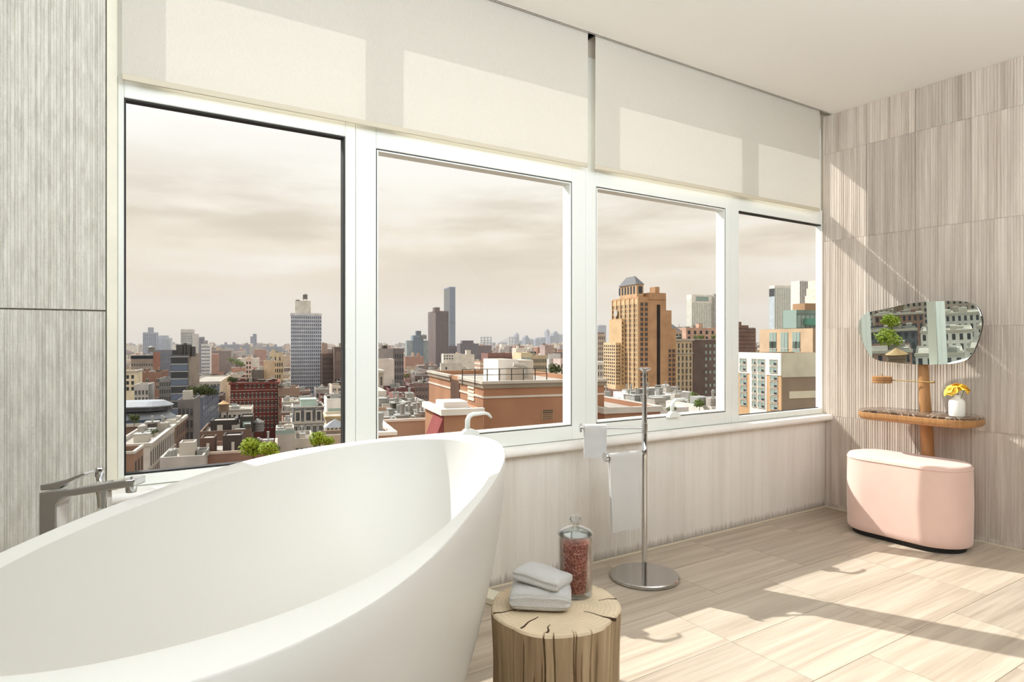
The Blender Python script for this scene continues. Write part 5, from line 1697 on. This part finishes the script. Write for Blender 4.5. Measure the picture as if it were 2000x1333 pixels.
for q_, (xa, xb, yt_, D_, col, lab) in enumerate(((1175, 1212, 762, 200, (150, 104, 88), 'low red brick house at the foot of the tan tower'),
                                                (1255, 1320, 772, 170, (226, 222, 214), 'white low building with small windows at the foot of the tan tower'),
                                                (1300, 1352, 766, 190, (206, 202, 200), 'pale grey roof structures right of the tan tower base'),
                                                (1345, 1400, 789, 140, (210, 204, 194), 'pale garden-roof building below the dark brick block'),
                                                (1225, 1262, 786, 130, (196, 180, 160), 'beige roof building left of the white low building'),
                                                (1390, 1440, 794, 130, (204, 198, 188), 'whitish low roof at the right of the third window'),
                                                (1290, 1345, 796, 115, (216, 212, 206), 'white flat roof nearest below the third window'))):
    b = Bld('roof_building', lab, xa, xb, yt_, D_, col, depth=16, roof=('roof_pale', 'roof_tar')[q_ % 2], group='low roofs below the third window')
    b.clutter(6, 60 + q_, big=1.0); b.wins('f', 5, 2, b.H - 7, b.H - 1.5, wf=.4)
for q_, (px_, yb_, D_, hh, rr_, mt, lab) in enumerate(((1356, 797, 145, 32, 13, 'leaf_mid', 'green roof tree below the dark brick block'), (1233, 790, 135, 18, 14, 'leaf_dark', 'dark green roof bush left of the towel stand top'),
                                                      (1366, 802, 132, 22, 14, 'leaf_mid', 'lower green roof tree near the window handle'), (1396, 794, 140, 20, 12, 'leaf_mid', 'green tree at the right reveal of the third window'),
                                                      (1312, 808, 112, 18, 10, 'leaf_mid', 'green roof bush seen through the window handle'))):
    tree(px_, yb_, D_, hh, rr_, M[mt], lab, 80 + q_, 'roof trees of the third window', 700)

# ---- window 4
b = Bld('apartment_building', 'white and tan apartment block with pale balconied windows in the last window', 1527, 1640, 689, 90, (150, 126, 98), xl=1444, roof='roof_pale', par=.4)
L_, S_, H_ = b.L, b.S, b.H
wh = F((236, 230, 214))
b.part(MB().box(-.18, 0, 0, S_, b.zy(733), H_ + .02), 'white_top', wh)
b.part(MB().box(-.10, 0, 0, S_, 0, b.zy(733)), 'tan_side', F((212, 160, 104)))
b.part(MB().box(-.14, 0, S_ * .32, S_ * .72, 0, b.zy(733)), 'white_bay', wh)
b.part(MB().box(0, L_, -.12, 0, b.zy(736), H_ + .02), 'panel_band', F((206, 200, 170)))
b.part(MB().box(b.xx(1541, 0), L_, -.10, 0, b.zy(778), b.zy(764)), 'pale_stripe', F((216, 206, 172)))
fh = (b.zy(700) - b.zy(802)) / 7
me_ = {}
for nm, ww in (('w', S_ * .16), ('n', S_ * .10)):
    for xo in (-.18, -.14, -.10):
        m_ = MB()
        h_ = fh * .72
        m_.box(xo - .02, xo + .01, 0, ww, 0, h_, 0); m_.box(xo - .09, xo, -.05, ww + .05, -.08, .02, 1); m_.box(xo - .07, xo, -.05, ww + .05, h_, h_ + .1, 1)
        for u in (0, .5, 1):
            m_.box(xo - .06, xo, ww * u - .04, ww * u + .04, 0, h_, 1)
        m_.box(xo - .04, xo, 0, ww * .5, h_ * .0, h_ * .45, 2)
        me_[nm, xo] = m_.mesh('window', [M['pane_green'], M['trim_light'], M['pane']])
for row in range(7):
    z_ = b.zy(802) + fh * row + fh * .1
    topw = z_ > b.zy(733)
    for u, nm in ((.08, 'w'), (.36, 'w'), (.56, 'n'), (.80, 'w')):
        xo = -.18 if topw else (-.14 if .3 < u < .7 else -.10)
        link('window', me_[nm, xo], b.o, (0, S_ * u, z_))
b = Bld('tan_penthouse_block', 'tan brick block with large studio windows above the apartment block', 1588, 1660, 640, 130, (166, 134, 100), xl=1484, roof='roof_tar', par=.3)
b.part(MB().box(-.1, 0, 0, b.S, 0, b.H), 'sun_toned_side', F((204, 168, 126)))  # lighter copy of the wall tan, sunlight put into the colour
me2 = MB().box(-.2, -.08, 0, b.S * .13, 0, 3.4, 0).box(-.26, -.1, -.1, b.S * .13 + .1, -.2, 0, 1).box(-.26, -.1, b.S * .06, b.S * .07, 0, 3.4, 1).mesh('window', [M['pane_green'], M['trim_light']])
for k_ in range(3):
    for z_ in (b.zy(680), b.zy(699)):
        link('window', me2, b.o, (0, b.S * (.22 + .22 * k_), z_))
b = Bld('green_glass_penthouse', 'greenish glass rooftop structure above the tan brick block', 1556, 1640, 604, 150, (120, 146, 132), xl=1530, roof='roof_tar', par=.2)
b.wins('f', 5, 1, b.zy(640), b.H - 1, pane='pane_green', sill=(110, 128, 120), wf=.85, hf=.9); b.part(MB().box(b.L * .15, b.L * .6, -1.2, -.2, b.zy(634), b.zy(621)), 'green_box', F((84, 168, 140)))
b.part(MB().box(b.L * .2, b.L, .2, 4, b.H, b.H + 1.6), 'top_beam', F((176, 128, 84)))
b.part(MB().box(-.1, 0, 0, b.S, b.zy(640), b.H), 'glass_side', M['pane_green'])
b = Bld('setback_tower', 'brown brick tower with stepped top left of the tan block', 1430, 1462, 634, 420, (140, 98, 84), depth=18)
b.block(b.L + .05, b.L * 1.45, 0, 16, 0, b.zy(640), .5, 'roof_tar', 'setback'); b.block(-b.L * .2, b.L * .75, 3, 12, b.H - .8, b.zy(627), .3, 'roof_tar', 'bulkhead')
b.wins('f', 12, 7, b.zy(690), b.H - 1, a1=b.L * 1.4, wf=.55, hf=.5, sill=(170, 120, 100))
b = Bld('white_ribbed_tower', 'white ribbed tower with a blue-grey glass edge in the last window', 1513, 1544, 556, 820, (226, 218, 204), xl=1503, roof='roof_pale')
b.wins('f', 9, 1, 20, b.H - 3, pane='pane_green', sill=None, wf=.4, hf=1.0); b.part(MB().box(-.5, 0, 0, b.S, 20, b.H - 8), 'glass_edge', F((176, 192, 200)))
b.part(MB().box(-.6, 0, 0, b.S, b.H - 14, b.H - 4), 'dark_louvre', M['pane'])
b = Bld('white_ribbed_tower', 'broader white ribbed tower behind, right of the first ribbed one', 1562, 1597, 547, 860, (220, 212, 200), xl=1545, roof='roof_pale')
b.wins('f', 11, 1, 20, b.H - 1, pane='pane', sill=None, wf=.4, hf=1.0)
b = Bld('domed_tower', 'pale stone tower with rounded stepped top at the right window edge', 1592, 1640, 603, 560, (222, 206, 184), depth=16, roof='roof_pale')
for k_, yt_ in enumerate((590, 575, 560, 545)):
    b.block(b.L * (.03 + .06 * k_), b.L * .97, 1 + k_, 14, b.H - .8, b.zy(yt_), .2, 'roof_pale', 'tier')
b.wins('f', 6, 1, b.zy(583), b.zy(566), a0=b.L * .2, a1=b.L * .9, pane='pane', sill=None, wf=.4, y=2)

# ---- the crowded low roofs everywhere between
random.seed(23)
fill_cols = [((176, 120, 96), 'roof_tar'), ((214, 202, 182), 'roof_pale'), ((128, 108, 98), 'roof_dark'), ((196, 166, 132), 'roof_pale'), ((160, 152, 146), 'roof_tar'), ((120, 70, 62), 'roof_dark')]
fill_lab = ['plain red brick low-rise among the crowded city roofs', 'plain cream low-rise with pale roof among the crowded city roofs', 'plain dark brown low-rise among the crowded city roofs',
            'plain tan low-rise among the crowded city roofs', 'plain grey low-rise among the crowded city roofs', 'plain maroon low-rise among the crowded city roofs']


def fill_mesh(v, kind):
    rr = random.Random(v * 17 + kind)
    mb_ = MB()
    W_, D_, H_ = 16.0, 20.0, 22.0
    mb_.box(0, W_, 0, D_, 0, H_, 0, skip='tb')
    mb_.box(0, W_, 0, .3, H_, H_ + .8, 0, skip='b'); mb_.box(0, W_, D_ - .3, D_, H_, H_ + .8, 0, skip='b')
    mb_.box(0, .3, .3, D_ - .3, H_, H_ + .8, 0, skip='b'); mb_.box(W_ - .3, W_, .3, D_ - .3, H_, H_ + .8, 0, skip='b')
    mb_.poly([(0, 0, H_), (W_, 0, H_), (W_, D_, H_), (0, D_, H_)], 1)
    mb_.box(-.3, W_ + .3, -.4, 0, H_ - .1, H_ + .7, 3)
    cols = rr.choice((5, 6, 7)); rows_ = 5
    for i in range(cols):
        for j_ in range(rows_):
            u = W_ / cols * (i + .28); z_ = 2.2 + (H_ - 3) / rows_ * j_
            mb_.box(u, u + W_ / cols * .45, -.05, 0, z_, z_ + 2.4, 2, skip='k'); mb_.box(u - .1, u + W_ / cols * .45 + .1, -.2, 0, z_ - .3, z_, 3, skip='k')
    for i in range(5):
        for j_ in range(rows_):
            u = D_ / 5 * (i + .3); z_ = 2.2 + (H_ - 3) / rows_ * j_
            if rr.random() < .7:
                mb_.box(-.05, 0, u, u + 1.4, z_, z_ + 2.2, 2, skip='r'); mb_.box(W_, W_ + .05, u, u + 1.4, z_, z_ + 2.2, 2, skip='l')
    for k_ in range(6):
        w_, d_, h_ = rr.uniform(1.2, 4), rr.uniform(1.2, 4), rr.uniform(.8, 3.0)
        x_, y_ = rr.uniform(.6, W_ - 5), rr.uniform(.6, D_ - 5)
        mb_.box(x_, x_ + w_, y_, y_ + d_, H_, H_ + h_, rr.choice((0, 3, 4, 4)), skip='b')
    return mb_.mesh('low_rise', [F(fill_cols[kind][0]), M[fill_cols[kind][1]], M['pane'], M['trim_light'], M['ac']])


fmesh = [[fill_mesh(v, k_) for v in range(3)] for k_ in range(6)]
# footprints already taken, in grid coordinates
taken = []
c_, s_ = cos(-GY), sin(-GY)


def togrid(x, y):
    return (c_ * x - s_ * y, s_ * x + c_ * y)


for o_ in list(COL.objects):
    if o_.parent is None and o_.get('category') == 'building':
        ws = [ch for ch in o_.children if ch.type == 'MESH']
        xs = [v.co.x for ch in ws for v in ch.data.vertices]; ys = [v.co.y for ch in ws for v in ch.data.vertices]
        g = togrid(o_.location.x, o_.location.y)
        taken.append((g[0] + min(xs) - 1, g[0] + max(xs) + 1, g[1] + min(ys) - 1, g[1] + max(ys) + 1))
WV = [(236, 684), (728, 1112), (1158, 1412), (1436, 1612)]
fills = []
fill_word = ['red brick', 'cream', 'dark brown', 'tan', 'grey', 'maroon']
marks = []
for o_ in COL.objects:
    if o_.parent is None and o_.get('category') == 'building' and '.' not in o_.name and (o_.name + '.001') not in bpy.data.objects:
        cx_, cy_ = o_.location.x, o_.location.y
        dp_ = .5449 * cx_ + .8384 * cy_; lt_ = .8385 * cx_ - .5449 * cy_
        if dp_ < 700:
            top_ = max(v.co.z for ch in o_.children if ch.type == 'MESH' for v in ch.data.vertices) + ZG
            marks.append((o_.name.replace('_', ' '), 1000 + 1260 * lt_ / dp_, 665 + 1260 * (CAM_Z - top_) / dp_))
n_fill = 0
cells = []
for gi in range(-40, 60):
    for gj in range(4, 44):
        street = (gi // 5) * 9 + (gj // 3) * 10
        gx = gi * 19 + (gi // 5) * 9; gy = gj * 22 + (gj // 3) * 10
        wx, wy = cos(GY) * gx - sin(GY) * gy, sin(GY) * gx + cos(GY) * gy
        dep = .5449 * wx + .8384 * wy; lat = .8385 * wx - .5449 * wy
        dist = sqrt(wx * wx + wy * wy)
        if dist < 95 or dep < -400:
            continue
        az = math.degrees(atan2(wy - 2, wx - 4))
        ok = False
        if dep > 95 and dep < 900:
            px = 1000 + 1260 * (lat + 7) / dep
            ok = any(a_ - 1260 * 14 / dep < px < b_ + 1260 * 14 / dep for a_, b_ in WV)
        mir = False
        if ok or mir:
            cells.append((dist, gx, gy, wx, wy, mir))
cells.sort(key=lambda q_: (0 if q_[5] else 1, q_[0]))
print('CELLS', len(cells), sum(q_[5] for q_ in cells))
for dist, gx, gy, wx, wy, mir in cells:
    w_ = random.uniform(.8, 1.1); d_ = random.uniform(.85, 1.05); h_ = random.uniform(.62, 1.12)
    if dist < 170:
        h_ = random.uniform(.5, .8)
    if mir:
        h_ = random.uniform(.6, 1.2)
    X0, X1, Y0, Y1 = gx - .5, gx + 16 * w_ + .5, gy - .5, gy + 20 * d_ + .5
    if any(X0 < t_[1] and X1 > t_[0] and Y0 < t_[3] and Y1 > t_[2] for t_ in taken):
        continue
    if n_fill >= 298:
        break
    kd = random.randrange(6)
    o_ = link('low_rise', fmesh[kd][random.randrange(3)], None, (wx, wy, ZG), GY)
    o_.scale = (w_, d_, h_)
    n_fill += 1
    taken.append((X0, X1, Y0, Y1))
    zt_ = ZG + 22 * h_
    cx_, cy_ = wx + cos(GY) * 8 * w_ - sin(GY) * 10 * d_, wy + sin(GY) * 8 * w_ + cos(GY) * 10 * d_
    dp_ = .5449 * cx_ + .8384 * cy_; lt_ = .8385 * cx_ - .5449 * cy_
    fills.append((o_, kd, 1000 + 1260 * lt_ / dp_, 665 + 1260 * (CAM_Z - zt_) / dp_, dp_))
seen_l = {}
for o_, kd, px, py, dp_ in fills:
    best = min(marks, key=lambda m_: (m_[1] - px) ** 2 + ((m_[2] - py) * 1.5) ** 2)
    dx_, dy_ = px - best[1], py - best[2]
    rel = ('right of' if dx_ > 0 else 'left of') if abs(dx_) > abs(dy_) * .8 else ('below' if dy_ > 0 else 'above')
    seen_l.setdefault((fill_word[kd], rel, best[0]), []).append((dp_, o_))
for (wd_, rel, nm), lst in seen_l.items():
    lst.sort(key=lambda q_: q_[0])
    for k_, (dp_, o_) in enumerate(lst):
        pre = '' if len(lst) == 1 else (['nearest ', 'second nearest ', 'third nearest ', 'fourth nearest ', 'fifth nearest ', 'sixth nearest ', 'seventh nearest ', 'eighth nearest '] + ['far '] * 40)[k_]
        tag(o_, '%s%s low-rise among the roofs %s the %s' % (pre, wd_, rel, nm), 'building', 'low-rise buildings among the city roofs')
# beyond them, roofs too many and too small to count
mb = MB()
for gi in range(-46, 52):
    for gj in range(12, 62):
        gx = gi * 40 + (gi // 3) * 12; gy = gj * 44 + (gj // 3) * 12
        wx, wy = cos(GY) * gx - sin(GY) * gy, sin(GY) * gx + cos(GY) * gy
        dep = .5449 * wx + .8384 * wy; lat = .8385 * wx - .5449 * wy
        if dep < 560 or dep > 2600 or abs(lat) > dep * .75 or (dep < 800 and not any(True for _ in [0])):
            continue
        if any(gx < t_[1] and gx + 36 > t_[0] and gy < t_[3] and gy + 40 > t_[2] for t_ in taken):
            continue
        for sub in range(3):
            h_ = random.uniform(14, 30) if random.random() < .93 else random.uniform(32, 44)
            x_, y_ = gx + random.uniform(0, 16), gy + random.uniform(0, 18)
            W_, D_ = random.uniform(12, 22), random.uniform(12, 22)
            pts = [(x_, y_), (x_ + W_, y_), (x_ + W_, y_ + D_), (x_, y_ + D_)]
            wp = [(cos(GY) * p[0] - sin(GY) * p[1], sin(GY) * p[0] + cos(GY) * p[1]) for p in pts]
            mi_ = random.randrange(5)
            mb.loft([[(p[0], p[1], ZG) for p in wp], [(p[0], p[1], ZG + h_) for p in wp]], mi_, True)
            mb.poly([(p[0], p[1], ZG + h_) for p in wp], random.choice((5, 6, 6, mi_)))
            for k_ in range(2):
                bx_, by_, bw = x_ + random.uniform(1, W_ - 6), y_ + random.uniform(1, D_ - 6), random.uniform(2, 5)
                q4 = [(cos(GY) * p[0] - sin(GY) * p[1], sin(GY) * p[0] + cos(GY) * p[1]) for p in ((bx_, by_), (bx_ + bw, by_), (bx_ + bw, by_ + bw), (bx_, by_ + bw))]
                hh = random.uniform(2, 5)
                mb.loft([[(p[0], p[1], ZG + h_) for p in q4], [(p[0], p[1], ZG + h_ + hh) for p in q4]], random.randrange(5), True, False, True)
o = mb.build('distant_roofs', [F(c[0]) for c in fill_cols[:5]] + [M['roof_tar'], M['roof_pale']])
stuff(o); o['label'] = 'countless low city roofs fading towards the horizon'; o['category'] = 'roofs'

# water towers and trees on the roofs that the vanity mirror shows
def polar(az, d):
    return (4 + d * cos(radians(az)), 2 + d * sin(radians(az)))


rows_m = [  # distance, roof height over the street, buildings as (azimuth, width, wall, roof, tower)
    (165, 25.5, [(150.6, 8.2, (196, 200, 200), 'roof_pale', 0), (153.6, 8.2, (120, 122, 122), 'roof_pale', 1), (156.6, 8.2, (206, 200, 190), 'roof_pale', 0), (159.7, 8.2, (190, 184, 174), 'roof_pale', 0)]),
    (215, 27.0, [(149.8, 11.5, (176, 130, 108), 'roof_tar', 0), (153.1, 11.5, (170, 126, 106), 'roof_tar', 2), (156.4, 11.5, (210, 206, 198), 'roof_pale', 1), (159.7, 11.5, (214, 210, 204), 'roof_pale', 0)]),
    (275, 28.5, [(149.9, 15.6, (200, 204, 206), 'roof_tar', 0), (153.4, 15.6, (92, 98, 108), 'roof_dark', 2), (156.9, 15.6, (220, 216, 208), 'roof_pale', 0), (160.4, 15.6, (206, 200, 192), 'roof_pale', 0)]),
    (335, 31.0, [(150.4, 19, (206, 210, 210), 'roof_pale', 0), (153.9, 19, (150, 110, 96), 'roof_tar', 1), (157.4, 19, (196, 190, 184), 'roof_pale', 0), (160.9, 19, (176, 168, 160), 'roof_tar', 0)])]
words_r = ['nearest', 'second', 'third', 'farthest']
words_c = ['leftmost', 'second from left', 'third from left', 'rightmost']
for ri_, (d, H_, bl) in enumerate(rows_m):
    for ci_, (az, w_, col, roof_, tw) in enumerate(bl):
        x_, y_ = polar(az, d)
        b = tag(empty('reflected_building', (x_, y_, ZG), radians(az - 90)), 'flat-roofed building seen in the mirror, %s of the %s row of roofs' % (words_c[ci_], words_r[ri_]), 'building', 'buildings in the mirror')
        H2 = H_ + (ci_ % 2) * 1.2
        dp = 22
        mb = MB().box(-w_ / 2, w_ / 2, 0, dp, 0, H2, 0, skip='tb'); mb.poly([(-w_ / 2, 0, H2 - .6), (w_ / 2, 0, H2 - .6), (w_ / 2, dp, H2 - .6), (-w_ / 2, dp, H2 - .6)], 1)
        mb.build('wall', [F(col), M[roof_]], b)
        MB().box(-w_ / 2 - .3, w_ / 2 + .3, -.4, .1, H2 - .8, H2 + .1).build('cornice', M['trim_light'], b)
        mb = MB()
        nw = int(w_ / 2)
        for i in range(nw):
            for j_ in range(5):
                u = -w_ / 2 + w_ / nw * (i + .28); z_ = H2 - 3.6 - j_ * 3.6
                mb.box(u, u + w_ / nw * .45, -.06, 0, z_, z_ + 2.2)
        stuff(mb.build('windows', M['pane'], b))
        rr = random.Random(ri_ * 9 + ci_)
        for k_ in range(5):
            bw, bd, bh = rr.uniform(1.5, 4.5), rr.uniform(1.5, 4), rr.uniform(.8, 2.6)
            ux, uy = rr.uniform(-w_ / 2 + .5, w_ / 2 - 5), rr.uniform(1, dp - 5)
            MB().box(ux, ux + bw, uy, uy + bd, H2 - .6, H2 - .6 + bh).build('rooftop_unit', rr.choice((M['ac'], M['roof_pale'], M['trim_light'], F(col))), b)
        ax_, ay_ = radians(az - 90), 0
        px_, py_ = x_ - sin(ax_) * 4.5, y_ + cos(ax_) * 4.5
        if tw == 1:
            tower_at(px_, py_, ZG + H2 - .6, 8.5 if ri_ else 7.5, 2.1, 'water tower with tan cone lid on the %s roof row of the mirror reflection' % words_r[ri_], True, .22, 'water towers in the mirror')
        if tw == 2:
            tree_at(px_, py_, ZG + H2 - .6, 6, 4.2, M['leaf_lime'], 'light green roof tree on the %s roof row of the mirror reflection' % words_r[ri_], 95 + ri_, 'trees in the mirror', 700)
x_, y_ = polar(162.5, 430)
b = tag(empty('long_brick_block', (x_, y_, ZG), radians(65)), 'long brown brick block at the top of the mirror reflection', 'building')
MB().box(0, 120, 0, 20, 0, 44, 0).build('wall', F((176, 156, 142)), b)
mb = MB()
for i in range(44):
    for j_ in range(12):
        mb.box(2 + i * 2.7, 3.1 + i * 2.7, -.1, 0, 4 + j_ * 3.3, 5.8 + j_ * 3.3); mb.box(2 + i * 2.7, 3.1 + i * 2.7, 20, 20.1, 4 + j_ * 3.3, 5.8 + j_ * 3.3)
stuff(mb.build('windows', M['pane'], b))

# thin summer haze over the far city
hz = MB().box(-2800, 4000, 420, 5000, ZG - .5, 240).mesh('haze', [])
hm = bpy.data.materials.new('haze')
hm.use_nodes = True
hn = hm.node_tree
hn.nodes.clear()
ho_ = hn.nodes.new('ShaderNodeOutputMaterial')
vs_ = hn.nodes.new('ShaderNodeVolumeScatter')
vs_.inputs['Color'].default_value = (.96, .97, 1.0, 1)
vs_.inputs['Density'].default_value = .00024
hn.links.new(vs_.outputs[0], ho_.inputs['Volume'])
hz.materials.append(hm)
HAZE = link('haze', hz)
stuff(HAZE); HAZE['label'] = 'thin pale haze over the far city'; HAZE['category'] = 'haze'
